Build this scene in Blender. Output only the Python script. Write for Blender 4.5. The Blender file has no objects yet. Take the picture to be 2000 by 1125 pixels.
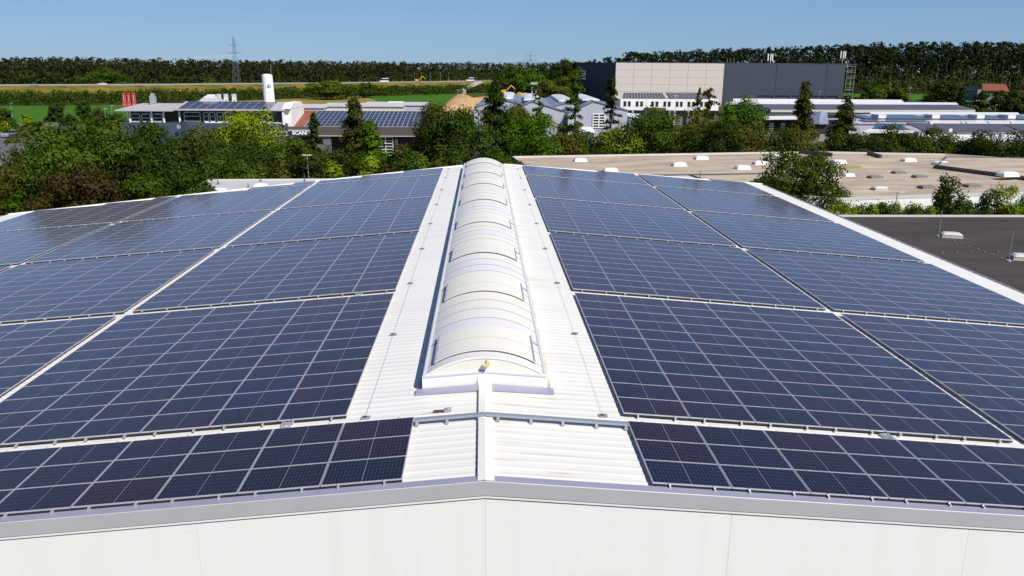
import bpy, math, random
import numpy as np
from mathutils import Vector, Matrix

# ------------------------------------------------------------------ camera, world, sun
SC = bpy.context.scene
COL = SC.collection
F_PX, PITCH, YAW, ROLL = 1567.77, 0.26758, 0.03727, 0.00761
CAM = Vector((-0.044, 0.0, 17.40))
_cy, _sy, _cp, _sp = math.cos(YAW), math.sin(YAW), math.cos(PITCH), math.sin(PITCH)
FWD = Vector((_sy*_cp, _cy*_cp, -_sp)); R0 = Vector((_cy, -_sy, 0)); U0 = R0.cross(FWD)
RGT = R0*math.cos(ROLL)+U0*math.sin(ROLL); UPV = U0*math.cos(ROLL)-R0*math.sin(ROLL)
cd = bpy.data.cameras.new('camera'); cam = bpy.data.objects.new('camera', cd); COL.objects.link(cam)
M3 = Matrix((RGT, UPV, -FWD)).transposed()
cam.matrix_world = Matrix.Translation(CAM) @ M3.to_4x4()
cd.sensor_width = 36.0; cd.lens = F_PX/2000*36.0; cd.clip_start = 0.5; cd.clip_end = 20000
SC.camera = cam

SUN = Vector((0.61, -0.74, 1.0)).normalized()
EL = math.asin(SUN.z); AZ = math.atan2(SUN.x, SUN.y)
w = bpy.data.worlds.new('World'); SC.world = w; w.use_nodes = True
nt = w.node_tree; bg = nt.nodes['Background']
sky = nt.nodes.new('ShaderNodeTexSky'); sky.sky_type = 'NISHITA'; sky.sun_disc = False
sky.sun_elevation = EL; sky.sun_rotation = AZ; sky.altitude = 0; sky.air_density = 1.0; sky.dust_density = 0.0; sky.ozone_density = 6.0
gm = nt.nodes.new('ShaderNodeGamma'); gm.inputs[1].default_value = 0.5; nt.links.new(sky.outputs[0], gm.inputs[0])
tint = nt.nodes.new('ShaderNodeVectorMath'); tint.operation = 'MULTIPLY'; tint.inputs[1].default_value = (0.71, 1.03, 1.50)   # white balance of the whole sky
nt.links.new(gm.outputs[0], tint.inputs[0])
stc = nt.nodes.new('ShaderNodeTexCoord'); ssp = nt.nodes.new('ShaderNodeSeparateXYZ'); nt.links.new(stc.outputs['Generated'], ssp.inputs[0])
zr_ = nt.nodes.new('ShaderNodeMapRange'); zr_.interpolation_type = 'SMOOTHSTEP'; zr_.inputs[1].default_value = 0.05; zr_.inputs[2].default_value = 0.65; nt.links.new(ssp.outputs[2], zr_.inputs[0])
zm = nt.nodes.new('ShaderNodeMix'); zm.data_type = 'RGBA'; zm.inputs[6].default_value = (1, 1, 1, 1); zm.inputs[7].default_value = (0.30, 0.36, 0.46, 1)   # a clear sky deepens towards the zenith
nt.links.new(zr_.outputs[0], zm.inputs[0]); dp = nt.nodes.new('ShaderNodeVectorMath'); dp.operation = 'MULTIPLY'
nt.links.new(tint.outputs[0], dp.inputs[0]); nt.links.new(zm.outputs[2], dp.inputs[1]); nt.links.new(dp.outputs[0], bg.inputs[0]); bg.inputs[1].default_value = 0.15
sl = bpy.data.lights.new('sun', 'SUN'); sl.energy = 5.0; sl.angle = math.radians(0.53); sl.color = (1.0, 0.955, 0.87)
so = bpy.data.objects.new('sun', sl); COL.objects.link(so); so.rotation_euler = SUN.to_track_quat('Z', 'Y').to_euler()
SC.view_settings.view_transform = 'Standard'; SC.view_settings.look = 'None'
SC.view_settings.gamma = 1.0; SC.view_settings.exposure = 0.12; SC.view_settings.use_curve_mapping = False
SC.render.engine = 'CYCLES'
SC.cycles.max_bounces = 6; SC.cycles.transparent_max_bounces = 8

# ------------------------------------------------------------------ helpers
def ray(x, y): return FWD+RGT*((x-1000)/F_PX)-UPV*((y-562.5)/F_PX)
def at(x, y, Y):
    "the point of the world seen at photo pixel x, y and standing Y metres north"
    d = ray(x, y); return CAM+d*((Y-CAM.y)/d.y)
def atz(x, y, z):
    d = ray(x, y); return CAM+d*((z-CAM.z)/d.z)

def wloc(o):
    v = Vector((0, 0, 0))
    while o is not None: v = v+Vector(o.location); o = o.parent
    return v
def tag(o, label=None, cat=None, group=None, kind=None):
    if label: o['label'] = label
    if cat: o['category'] = cat
    if group: o['group'] = group
    if kind: o['kind'] = kind
    return o
def thing(name, label, cat, loc=(0, 0, 0), group=None, rz=0.0):
    o = bpy.data.objects.new(name, None); o.empty_display_size = 0.5; COL.objects.link(o)
    o.location = loc; o.rotation_euler = (0, 0, rz)
    return tag(o, label, cat, group)
def link(name, me, parent=None, loc=(0, 0, 0), rot=(0, 0, 0)):
    o = bpy.data.objects.new(name, me); COL.objects.link(o); o.parent = parent
    o.location = loc; o.rotation_euler = rot; return o
def copy_tree(o, parent=None):
    c = o.copy(); COL.objects.link(c); c.parent = parent
    for ch in [q for q in o.children]: copy_tree(ch, c)
    return c

class MB:
    def __init__(s): s.v = []; s.f = []; s.m = []
    def poly(s, pts, mi=0):
        n = len(s.v); s.v += [tuple(p) for p in pts]; s.f.append(tuple(range(n, n+len(pts)))); s.m.append(mi); return s
    def hexa(s, p, mi=0):
        n = len(s.v); s.v += [tuple(q) for q in p]
        for f in ((3, 2, 1, 0), (4, 5, 6, 7), (0, 1, 5, 4), (1, 2, 6, 5), (2, 3, 7, 6), (3, 0, 4, 7)):
            s.f.append(tuple(n+i for i in f)); s.m.append(mi)
        return s
    def box(s, x0, x1, y0, y1, z0, z1, mi=0):
        return s.hexa([(x0, y0, z0), (x1, y0, z0), (x1, y1, z0), (x0, y1, z0), (x0, y0, z1), (x1, y0, z1), (x1, y1, z1), (x0, y1, z1)], mi)
    def cbox(s, c, dx, dy, dz, rz=0, mi=0):
        ca, sa = math.cos(rz), math.sin(rz); P = []
        for z in (0, dz):
            for a, b in ((-1, -1), (1, -1), (1, 1), (-1, 1)):
                x, y = a*dx/2, b*dy/2; P.append((c[0]+x*ca-y*sa, c[1]+x*sa+y*ca, c[2]+z))
        return s.hexa(P, mi)
    def slab(s, pts, th, mi=0):
        "top polygon pts (counter-clockwise from above) with thickness th downward"
        n = len(pts); b = len(s.v)
        s.v += [tuple(p) for p in pts]+[(p[0], p[1], p[2]-th) for p in pts]
        s.f.append(tuple(range(b, b+n))); s.m.append(mi)
        s.f.append(tuple(range(b+2*n-1, b+n-1, -1))); s.m.append(mi)
        for i in range(n):
            j = (i+1) % n; s.f.append((b+i, b+n+i, b+n+j, b+j)); s.m.append(mi)
        return s
    def tube(s, a, b, r, n=6, r2=None, mi=0, cap=True):
        a = Vector(a); b = Vector(b); d = (b-a).normalized(); r2 = r if r2 is None else r2
        u = d.orthogonal().normalized(); v = d.cross(u); k = len(s.v)
        for q, rr in ((a, r), (b, r2)):
            for i in range(n):
                t = 2*math.pi*i/n; s.v.append(tuple(q+u*math.cos(t)*rr+v*math.sin(t)*rr))
        for i in range(n):
            j = (i+1) % n; s.f.append((k+i, k+j, k+n+j, k+n+i)); s.m.append(mi)
        if cap:
            s.f.append(tuple(range(k+n-1, k-1, -1))); s.m.append(mi); s.f.append(tuple(range(k+n, k+2*n))); s.m.append(mi)
        return s
    def loft(s, rings, mi=0, caps=True):
        k = len(s.v); n = len(rings[0])
        for r in rings: s.v += [tuple(p) for p in r]
        for a in range(len(rings)-1):
            for i in range(n):
                j = (i+1) % n; s.f.append((k+a*n+i, k+a*n+j, k+(a+1)*n+j, k+(a+1)*n+i)); s.m.append(mi)
        if caps:
            s.f.append(tuple(range(k+n-1, k-1, -1))); s.m.append(mi)
            e = k+(len(rings)-1)*n; s.f.append(tuple(range(e, e+n))); s.m.append(mi)
        return s
    def mesh(s, name, mats, off=(0, 0, 0)):
        me = bpy.data.meshes.new(name)
        me.from_pydata([(x-off[0], y-off[1], z-off[2]) for x, y, z in s.v], [], s.f)
        for m in (mats if isinstance(mats, (list, tuple)) else [mats]): me.materials.append(m)
        if any(s.m): me.polygons.foreach_set('material_index', s.m)
        me.update(); return me
    def build(s, name, mats, parent=None, kind=None, label=None):
        o = link(name, s.mesh(name, mats, wloc(parent) if parent else (0, 0, 0)), parent)
        if kind: o['kind'] = kind
        if label: o['label'] = label
        return o
def smooth(o):
    o.data.polygons.foreach_set('use_smooth', [True]*len(o.data.polygons)); return o

# ------------------------------------------------------------------ materials
def mat(name, col, rough=0.6, metal=0.0, noise=0.0, nscale=3.0, bump=0.0, bscale=20.0, spec=0.5, rnd=0.0):
    m = bpy.data.materials.new(name); m.use_nodes = True; t = m.node_tree; N, L = t.nodes, t.links
    b = N['Principled BSDF']; b.inputs['Base Color'].default_value = (*col, 1); b.inputs['Roughness'].default_value = rough
    b.inputs['Metallic'].default_value = metal; b.inputs['Specular IOR Level'].default_value = spec
    if noise or bump or rnd:
        tc = N.new('ShaderNodeTexCoord')
    if noise:
        n = N.new('ShaderNodeTexNoise'); n.inputs['Scale'].default_value = nscale; n.inputs['Detail'].default_value = 6; n.inputs['Roughness'].default_value = 0.65
        L.new(tc.outputs['Object'], n.inputs['Vector'])
        r = N.new('ShaderNodeMapRange'); r.inputs[1].default_value = 0.3; r.inputs[2].default_value = 0.7
        r.inputs[3].default_value = 1-noise; r.inputs[4].default_value = 1+noise
        L.new(n.outputs[0], r.inputs[0])
        mx = N.new('ShaderNodeVectorMath'); mx.operation = 'SCALE'; mx.inputs[0].default_value = col
        L.new(r.outputs[0], mx.inputs['Scale']); L.new(mx.outputs[0], b.inputs['Base Color'])
    if bump:
        n2 = N.new('ShaderNodeTexNoise'); n2.inputs['Scale'].default_value = bscale; n2.inputs['Detail'].default_value = 4
        L.new(tc.outputs['Object'], n2.inputs['Vector'])
        bp = N.new('ShaderNodeBump'); bp.inputs['Strength'].default_value = bump; bp.inputs['Distance'].default_value = 0.02
        L.new(n2.outputs[0], bp.inputs['Height']); L.new(bp.outputs[0], b.inputs['Normal'])
    return m

def mix2(m, ca, cb, scale, lo=0.42, hi=0.58, stretch=(1, 1, 1), detail=8):
    "two colours mixed by noise as the base colour"
    t = m.node_tree; N, L = t.nodes, t.links; b = N['Principled BSDF']
    if b.inputs['Roughness'].default_value > .85: b.inputs['Specular IOR Level'].default_value = 0.05
    tc = N.new('ShaderNodeTexCoord'); mp = N.new('ShaderNodeMapping'); mp.inputs['Scale'].default_value = stretch
    n = N.new('ShaderNodeTexNoise'); n.inputs['Scale'].default_value = scale; n.inputs['Detail'].default_value = detail; n.inputs['Roughness'].default_value = 0.62
    L.new(tc.outputs['Object'], mp.inputs[0]); L.new(mp.outputs[0], n.inputs['Vector'])
    r = N.new('ShaderNodeValToRGB'); r.color_ramp.elements[0].position = lo; r.color_ramp.elements[1].position = hi
    r.color_ramp.elements[0].color = (*ca, 1); r.color_ramp.elements[1].color = (*cb, 1)
    L.new(n.outputs[0], r.inputs[0]); L.new(r.outputs[0], b.inputs['Base Color']); return m

def leafmat(name, a, c, trans=0.16, dry=None):
    m = bpy.data.materials.new(name); m.use_nodes = True; t = m.node_tree; N, L = t.nodes, t.links
    N.clear(); out = N.new('ShaderNodeOutputMaterial')
    geo = N.new('ShaderNodeNewGeometry'); oi = N.new('ShaderNodeObjectInfo'); tc = N.new('ShaderNodeTexCoord')
    n = N.new('ShaderNodeTexNoise'); n.inputs['Scale'].default_value = 0.45; n.inputs['Detail'].default_value = 3
    L.new(tc.outputs['Object'], n.inputs['Vector'])
    add = N.new('ShaderNodeMath'); add.operation = 'MULTIPLY_ADD'; add.inputs[1].default_value = 0.28
    L.new(geo.outputs['Random Per Island'], add.inputs[0]); L.new(n.outputs[0], add.inputs[2])
    s2 = N.new('ShaderNodeMath'); s2.operation = 'MULTIPLY_ADD'; s2.inputs[1].default_value = 0.35
    L.new(oi.outputs['Random'], s2.inputs[0]); L.new(add.outputs[0], s2.inputs[2])
    r = N.new('ShaderNodeValToRGB'); r.color_ramp.elements[0].position = 0.38; r.color_ramp.elements[1].position = 1.0
    r.color_ramp.elements[0].color = (*a, 1); r.color_ramp.elements[1].color = (*c, 1)
    L.new(s2.outputs[0], r.inputs[0])
    d = N.new('ShaderNodeBsdfDiffuse'); tr = N.new('ShaderNodeBsdfTranslucent'); gl = N.new('ShaderNodeBsdfGlossy'); gl.inputs['Roughness'].default_value = 0.5
    L.new(r.outputs[0], d.inputs[0]); L.new(r.outputs[0], tr.inputs[0]); gl.inputs[0].default_value = (0.5, 0.5, 0.5, 1)
    mx = N.new('ShaderNodeMixShader'); mx.inputs[0].default_value = trans; L.new(d.outputs[0], mx.inputs[1]); L.new(tr.outputs[0], mx.inputs[2])
    m2 = N.new('ShaderNodeMixShader'); m2.inputs[0].default_value = 0.012; L.new(mx.outputs[0], m2.inputs[1]); L.new(gl.outputs[0], m2.inputs[2])
    L.new(m2.outputs[0], out.inputs[0]); return m

WHITE = mat('white coated steel', (0.80, 0.78, 0.74), 0.45, noise=0.035, nscale=0.7)
WALLW = mat('white facade panel', (0.85, 0.825, 0.815), 0.6, noise=0.02, nscale=0.4)
METAL = mat('grey flashing', (0.33, 0.325, 0.44), 0.5, 0.1, noise=0.05, nscale=1.2)
METALB = mat('grey fascia metal', (0.45, 0.435, 0.47), 0.55, 0.05, noise=0.05, nscale=0.8)
ALU = mat('aluminium', (0.62, 0.62, 0.64), 0.38, 0.6)
ZINC = mat('galvanised steel', (0.46, 0.47, 0.50), 0.5, 0.5, noise=0.12, nscale=25)
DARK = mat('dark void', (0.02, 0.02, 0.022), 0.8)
DKGREY = mat('dark grey paint', (0.06, 0.062, 0.07), 0.6)
CONC = mat('concrete', (0.42, 0.40, 0.37), 0.85, noise=0.15, nscale=1.5)
BARK = mat('bark', (0.10, 0.075, 0.055), 0.9, noise=0.3, nscale=4)
PALEBARK = mat('pale pine bark', (0.17, 0.125, 0.095), 0.9, noise=0.25, nscale=2)
GLASS = mat('window glass', (0.02, 0.025, 0.03), 0.08)
BLUEG = mat('blue grey cladding', (0.055, 0.075, 0.115), 0.55, noise=0.06, nscale=0.5)
mix2(WALLW, (0.82, 0.80, 0.79), (0.86, 0.845, 0.84), 0.8, 0.3, 0.7, (2.5, 1, 0.12))
FRAMEW = mat('white frame', (0.8, 0.8, 0.8), 0.5)

def panel_glass():
    m = bpy.data.materials.new('solar cells under glass'); m.use_nodes = True; t = m.node_tree; N, L = t.nodes, t.links
    b = N['Principled BSDF']; uv = N.new('ShaderNodeUVMap'); uv.uv_map = 'UVMap'; sp = N.new('ShaderNodeSeparateXYZ'); L.new(uv.outputs[0], sp.inputs[0])
    def mth(op, a, bb=None, c=None):
        n = N.new('ShaderNodeMath'); n.operation = op
        for i, v in enumerate((a, bb, c)):
            if v is None: continue
            if isinstance(v, (int, float)): n.inputs[i].default_value = v
            else: L.new(v, n.inputs[i])
        return n.outputs[0]
    x, y = sp.outputs[0], sp.outputs[1]                       # metres on the glass, 1.731 x 1.014
    xa = mth('SUBTRACT', mth('ABSOLUTE', mth('SUBTRACT', x, 0.8685)), 0.009)
    fx = mth('ABSOLUTE', mth('SUBTRACT', mth('FRACT', mth('DIVIDE', xa, 0.0842)), 0.5))
    lx = mth('GREATER_THAN', fx, 0.5-0.0012/0.0842)
    yc = mth('ABSOLUTE', mth('SUBTRACT', y, 0.510))
    fy = mth('ABSOLUTE', mth('SUBTRACT', mth('FRACT', mth('DIVIDE', yc, 0.1660)), 0.5))
    ly = mth('GREATER_THAN', fy, 0.5-0.0012/0.1660)
    dia = mth('GREATER_THAN', mth('ADD', mth('MULTIPLY', mth('SUBTRACT', fx, 0.5), 0.0842), mth('MULTIPLY', mth('SUBTRACT', fy, 0.5), 0.1660)), -0.007)
    ctr = mth('LESS_THAN', xa, 0.0); edge = mth('GREATER_THAN', xa, 0.8425); ey = mth('GREATER_THAN', yc, 0.4985)
    k = mth('MAXIMUM', mth('MAXIMUM', lx, ly), mth('MAXIMUM', mth('MAXIMUM', ctr, edge), mth('MAXIMUM', ey, dia)))
    oi = N.new('ShaderNodeObjectInfo'); r = N.new('ShaderNodeValToRGB'); cr = r.color_ramp
    cr.elements[0].position = 0.0; cr.elements[0].color = (0.0085, 0.0080, 0.022, 1)
    cr.elements[1].position = 1.0; cr.elements[1].color = (0.007, 0.011, 0.036, 1)
    for p, c in ((0.3, (0.015, 0.0075, 0.017, 1)), (0.5, (0.0055, 0.010, 0.022, 1)), (0.75, (0.011, 0.007, 0.019, 1))):
        e = cr.elements.new(p); e.color = c
    L.new(oi.outputs['Random'], r.inputs[0])
    mx = N.new('ShaderNodeMix'); mx.data_type = 'RGBA'; L.new(k, mx.inputs[0]); L.new(r.outputs[0], mx.inputs[6]); mx.inputs[7].default_value = (0.16, 0.155, 0.195, 1)
    L.new(mx.outputs[2], b.inputs['Base Color']); b.inputs['Roughness'].default_value = 0.10; b.inputs['IOR'].default_value = 1.42
    b.inputs['Sheen Weight'].default_value = 0.5; b.inputs['Sheen Roughness'].default_value = 0.30; b.inputs['Sheen Tint'].default_value = (1.0, 0.74, 0.82, 1)
    # dust: a faint rougher film
    tc = N.new('ShaderNodeTexCoord'); n = N.new('ShaderNodeTexNoise'); n.inputs['Scale'].default_value = 1.3; L.new(tc.outputs['Object'], n.inputs['Vector'])
    rr = N.new('ShaderNodeMapRange'); rr.inputs[3].default_value = 0.07; rr.inputs[4].default_value = 0.16; L.new(n.outputs[0], rr.inputs[0]); L.new(rr.outputs[0], b.inputs['Roughness'])
    return m
PGLASS = panel_glass()
PFRAME = mat('anodised panel frame', (0.52, 0.51, 0.58), 0.4, 0.35)

# ------------------------------------------------------------------ SETTING: ground, fields, roads
def sheet(name, pts, z, m, kind='structure'):
    mb = MB(); mb.poly([(p[0], p[1], z) for p in pts]); o = mb.build(name, m); o['kind'] = kind; return o
GR = mat('ground grass', (0.05, 0.07, 0.02), 0.95); mix2(GR, (0.030, 0.045, 0.012), (0.085, 0.095, 0.030), 0.05, 0.35, 0.65)
g = MB(); g.poly([(-6000, -300, 0), (6000, -300, 0), (6000, 9000, 0), (-6000, 9000, 0)]); g.build('ground', GR, kind='structure')
FG = mat('green crop', (0.045, 0.13, 0.02), 0.9); mix2(FG, (0.040, 0.115, 0.010), (0.062, 0.155, 0.016), 0.4, 0.3, 0.7, (1, 0.15, 1))
FY = mat('dry field', (0.24, 0.19, 0.05), 0.9); mix2(FY, (0.17, 0.15, 0.035), (0.32, 0.24, 0.075), 0.5, 0.35, 0.65, (3, 0.08, 1))
AS = mat('asphalt', (0.115, 0.11, 0.12), 0.9); mix2(AS, (0.10, 0.097, 0.105), (0.16, 0.15, 0.155), 0.4, 0.3, 0.7)
PAVE = mat('yard paving', (0.22, 0.20, 0.19), 0.9, noise=0.2, nscale=0.3)
def gp(x, y): return atz(x, y, 0)
sheet('field_green', [gp(-300, 243), gp(430, 238), gp(430, 203), gp(250, 205), gp(-300, 208)], 0.02, FG)
sheet('field_dry', [gp(425, 236), gp(800, 222), gp(712, 188), gp(425, 198)], 0.03, FY)
sheet('field_green_far', [gp(760, 208), gp(935, 206), gp(900, 182), gp(713, 187.5)], 0.04, FG)
sheet('yard', [(-110, 128, 0), (150, 128, 0), (150, 235, 0), (-60, 235, 0)], 0.012, PAVE)
for nm, pts in (('road', [(-150, 318), (60, 318), (62, 285), (120, 262), (90, 250), (10, 262), (-150, 285)]),
                ('road', [(-40, 240), (40, 232), (110, 236), (200, 240), (420, 245), (420, 252), (150, 247), (60, 243), (-40, 252)])):
    sheet(nm, [gp(*p) for p in pts], 0.016, AS)
# kerbs of the left road
kb = MB()
for a, b in (((62, 285), (120, 262)), ((-40, 252.5), (60, 243.5)), ((60, 243.5), (150, 247.5)), ((90, 250), (10, 262))):
    A, B = gp(*a), gp(*b); d = (B-A).normalized(); n = Vector((-d.y, d.x, 0))*0.15
    kb.slab([(A-n)+Vector((0, 0, .12)), (B-n)+Vector((0, 0, .12)), (B+n)+Vector((0, 0, .12)), (A+n)+Vector((0, 0, .12))], .12)
kb.build('kerb', CONC, kind='structure')
# motorway embankment: runs right across behind the fields
EM = mat('embankment grass', (0.13, 0.12, 0.03), 0.95); mix2(EM, (0.060, 0.070, 0.012), (0.21, 0.165, 0.035), 0.12, 0.3, 0.62, (1, 1, 1))
ER = mat('motorway asphalt', (0.30, 0.28, 0.26), 0.9, spec=0.05)
TXS, TYS = [-420, -246, -184, -113, -36, 3, 60, 140], [330, 431, 470, 540, 628, 680, 755, 850]
FXS, FYS = [-420, -205, -146, -98, -31, -15, 60, 140], [300, 357, 385, 462, 536, 570, 650, 740]
def TY(X): return float(np.interp(X, TXS, TYS))
def FY_(X): return float(np.interp(X, FXS, FYS))
def onT(px, dY, py=162):
    "point at photo column px on the line dY metres behind the embankment crest"
    Y = 450.0
    for _ in range(12): Y = .5*Y+.5*(TY(at(px, py, Y).x)+dY)
    return Vector((at(px, py, Y).x, Y, 6.62))
e = MB(); prof = [(-30, -.05), (-24, 1.4), (-14, 3.9), (-5, 6.0), (0, 6.6)]
xs = list(range(-420, 141, 6)); rr_ = random.Random(4); n = len(prof)
for X in xs:
    for j, (dY, Z) in enumerate(prof): e.v.append((X, TY(X)+dY+(rr_.uniform(-.6, .6) if j < 4 else 0), Z+(rr_.uniform(-.25, .25) if 0 < j < 4 else 0)))
for i in range(len(xs)-1):
    for j in range(n-1): e.f.append((i*n+j, (i+1)*n+j, (i+1)*n+j+1, i*n+j+1)); e.m.append(0)
smooth(e.build('embankment', EM, kind='structure'))
e = MB()
for X0, X1 in zip(xs[:-1], xs[1:]):
    e.poly([(X0, TY(X0), 6.6), (X1, TY(X1), 6.6), (X1, TY(X1)+34, 6.6), (X0, TY(X0)+34, 6.6)]); e.poly([(X0, TY(X0)+34, 6.6), (X1, TY(X1)+34, 6.6), (X1, TY(X1)+48, 0), (X0, TY(X0)+48, 0)])
e.build('motorway', ER, kind='structure')
GRT = thing('guard_rail', 'thin pale steel guard rail along the edge of the motorway embankment', 'guard rail', (-180, TY(-180)+.8, 6.6))
gr_, gp_ = MB(), MB()
for X0, X1 in zip(xs[:-1], xs[1:]): gr_.slab([(X0, TY(X0)+.8, 7.35), (X1, TY(X1)+.8, 7.35), (X1, TY(X1)+.9, 7.35), (X0, TY(X0)+.9, 7.35)], .25); gp_.box(X0, X0+.12, TY(X0)+.9, TY(X0)+1.0, 6.6, 7.3)
gr_.build('rail', ZINC, GRT); gp_.build('post', ZINC, GRT, kind='stuff')

# rising wooded ground on the right
h = MB(); HG = mat('hill grass', (0.07, 0.09, 0.02), 0.95); mix2(HG, (0.018, 0.024, 0.006), (0.05, 0.055, 0.014), 0.08, 0.35, 0.6)
nx, ny = 40, 12; k = 0
for j in range(ny+1):
    for i in range(nx+1):
        X = 60+i*30; Y = 395+j*60+ (0 if j else 0)
        t = min(1, max(0, (Y-395)/160)); s = t*t*(3-2*t); ex = min(1, i/6)
        h.v.append((X, Y, -0.3+9.0*s*ex+(1.5*math.sin(X*.02)*s)))
for j in range(ny):
    for i in range(nx):
        a = j*(nx+1)+i; h.f.append((a, a+1, a+nx+2, a+nx+1)); h.m.append(0)
smooth(h.build('hill', HG, kind='structure'))
def hillz(X, Y):
    t = min(1, max(0, (Y-395)/160)); s = t*t*(3-2*t); ex = min(1, max(0, (X-60)/180)); return max(0, -0.3+9.0*s*ex)

# ------------------------------------------------------------------ MAIN HALL
RID, SL = 9.03, 0.0837
XR, XL = 27.3, -38.3
Y0 = 15.295
def zp(X): return RID-SL*abs(X)            # plane of the panel glass
def zr(X): return zp(X)-0.135              # valley of the roof sheet
def yb(X): return 74.5+0.235*X if X < 0 else 74.9+0.1*X
HALL = thing('industrial_hall', 'large white low-pitched hall in the foreground whose roof carries the solar arrays', 'hall', (0, Y0, 0))
def roof_sheet(side):
    mb = MB(); P = 1/3.0; prof = []
    Y = 15.56; yend = 77.7 if side > 0 else 74.5
    while Y < yend:
        prof += [(Y, 0), (Y+.150, 0), (Y+.215, .009), (Y+.268, .009)]; Y += P
    for a, b in zip(prof[:-1], prof[1:]):
        def xr(Yv):
            if side > 0: x0, x1 = 0.0, XR-.22
            else: x0, x1 = XL-.12, 0.0
            if side > 0 and Yv > 74.9: x0 = (Yv-74.9)/.1
            if side < 0 and Yv > yb(XL): x0 = (Yv-74.5)/.235
            return x0, x1
        (a0, a1), (b0, b1) = xr(a[0]), xr(b[0])
        if a0 >= a1 or b0 >= b1: continue
        mb.poly([(a0, a[0], zr(a0)+a[1]), (a1, a[0], zr(a1)+a[1]), (b1, b[0], zr(b1)+b[1]), (b0, b[0], zr(b0)+b[1])])
    return mb
ROOFM = mat('white roof sheet', (0.80, 0.79, 0.76), 0.42); mix2(ROOFM, (0.72, 0.705, 0.68), (0.77, 0.76, 0.74), 0.35, 0.3, 0.6, (0.25, 2.0, 1))
def streaks(m):
    t = m.node_tree; N, L = t.nodes, t.links; b = N['Principled BSDF']; src = b.inputs['Base Color'].links[0].from_socket
    tc = N.new('ShaderNodeTexCoord'); mp = N.new('ShaderNodeMapping'); mp.inputs['Scale'].default_value = (.35, 5.0, 1); L.new(tc.outputs['Object'], mp.inputs[0])
    n = N.new('ShaderNodeTexNoise'); n.inputs['Scale'].default_value = 1.0; n.inputs['Detail'].default_value = 5; L.new(mp.outputs[0], n.inputs['Vector'])
    r = N.new('ShaderNodeMapRange'); r.inputs[1].default_value = .56; r.inputs[2].default_value = .74; L.new(n.outputs[0], r.inputs[0])
    sp = N.new('ShaderNodeSeparateXYZ'); L.new(tc.outputs['Object'], sp.inputs[0])
    g = N.new('ShaderNodeMapRange'); g.inputs[1].default_value = 1.7; g.inputs[2].default_value = 3.1; g.inputs[3].default_value = .75; g.inputs[4].default_value = .12; L.new(sp.outputs[0], g.inputs[0])
    k = N.new('ShaderNodeMath'); k.operation = 'MULTIPLY'; L.new(r.outputs[0], k.inputs[0]); L.new(g.outputs[0], k.inputs[1])
    g2 = N.new('ShaderNodeMath'); g2.operation = 'GREATER_THAN'; g2.inputs[1].default_value = 0.0; L.new(sp.outputs[0], g2.inputs[0])
    g3 = N.new('ShaderNodeMapRange'); g3.inputs[3].default_value = .12; g3.inputs[4].default_value = 1; L.new(g2.outputs[0], g3.inputs[0])
    k2 = N.new('ShaderNodeMath'); k2.operation = 'MULTIPLY'; L.new(k.outputs[0], k2.inputs[0]); L.new(g3.outputs[0], k2.inputs[1])
    mx = N.new('ShaderNodeMix'); mx.data_type = 'RGBA'; L.new(k2.outputs[0], mx.inputs[0]); L.new(src, mx.inputs[6]); mx.inputs[7].default_value = (.45, .36, .22, 1); L.new(mx.outputs[2], b.inputs['Base Color'])
streaks(ROOFM)
roof_sheet(1).build('roof_sheet', ROOFM, HALL, kind='stuff'); roof_sheet(-1).build('roof_sheet', ROOFM, HALL, kind='stuff')
# facade: sandwich panels, laid in rows, joints open by 6 mm
def clip_top(x0, x1, z0, z1, y):
    f = lambda x: zr(x)-0.03
    xs_ = [x0]+([0.0] if x0 < 0 < x1 else [])+[x1]
    if all(f(x) <= z0+.02 for x in xs_): return None
    top = [(x, y, min(z1, f(x))) for x in xs_]
    lo = [(x0, y, z0), (x1, y, z0)]
    top = [(a, b, max(c, z0+.001)) for a, b, c in top]
    return lo+top[::-1]
mb = MB()
joints = [-38.3, -31.0, -24.8, -18.6, -12.4, -6.15, -0.0, 5.35, 10.7, 16.05, 21.4, 27.3]
zrow = 8.87-0.0
for i in range(len(joints)-1):
    x0, x1 = joints[i]+.003, joints[i+1]-.003
    z1 = 9.0
    for r in range(6):
        z0 = 8.42-0.6*r
        pl = clip_top(x0, x1, z0+.0012, z1-.0012, Y0+.06)
        z1 = z0
        if pl is None: continue
        q = MB(); n_ = len(pl); q.poly(pl); q.poly([(a, b+.1, c) for a, b, c in pl][::-1])
        for u in range(n_):
            A, B = pl[u], pl[(u+1) % n_]; q.poly([A, (A[0], A[1]+.1, A[2]), (B[0], B[1]+.1, B[2]), B][::-1])
        q.build('facade_panel', WALLW, HALL)
b = MB(); b.poly([(-38.2, Y0+.066, 5.4), (27.2, Y0+.066, 5.4), (27.2, Y0+.066, zr(27.2)-.06), (0, Y0+.066, zr(0)-.06), (-38.2, Y0+.066, zr(-38.2)-.06)]); b.build('joint_seal', mat('joint seal', (.55, .54, .53), .7), HALL)
b = MB(); b.box(-38.28, 27.28, Y0+.12, Y0+.30, 0, 5.4); b.build('wall', WALLW, HALL)
b = MB()
b.poly([(XR-.02, Y0+.3, 0), (XR-.02, 77.4, 0), (XR-.02, 77.4, zr(XR)-.05), (XR-.02, Y0+.3, zr(XR)-.05)])
b.poly([(XL+.02, Y0+.3, 0), (XL+.02, 65.4, 0), (XL+.02, 65.4, zr(XL)-.05), (XL+.02, Y0+.3, zr(XL)-.05)][::-1])
b.poly([(XL+.02, 65.4, 0), (0, 74.4, 0), (0, 74.4, zr(0)-.05), (XL+.02, 65.4, zr(XL)-.05)][::-1]); b.poly([(0, 74.4, 0), (XR-.02, 77.4, 0), (XR-.02, 77.4, zr(XR)-.05), (0, 74.4, zr(0)-.05)][::-1])
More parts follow.
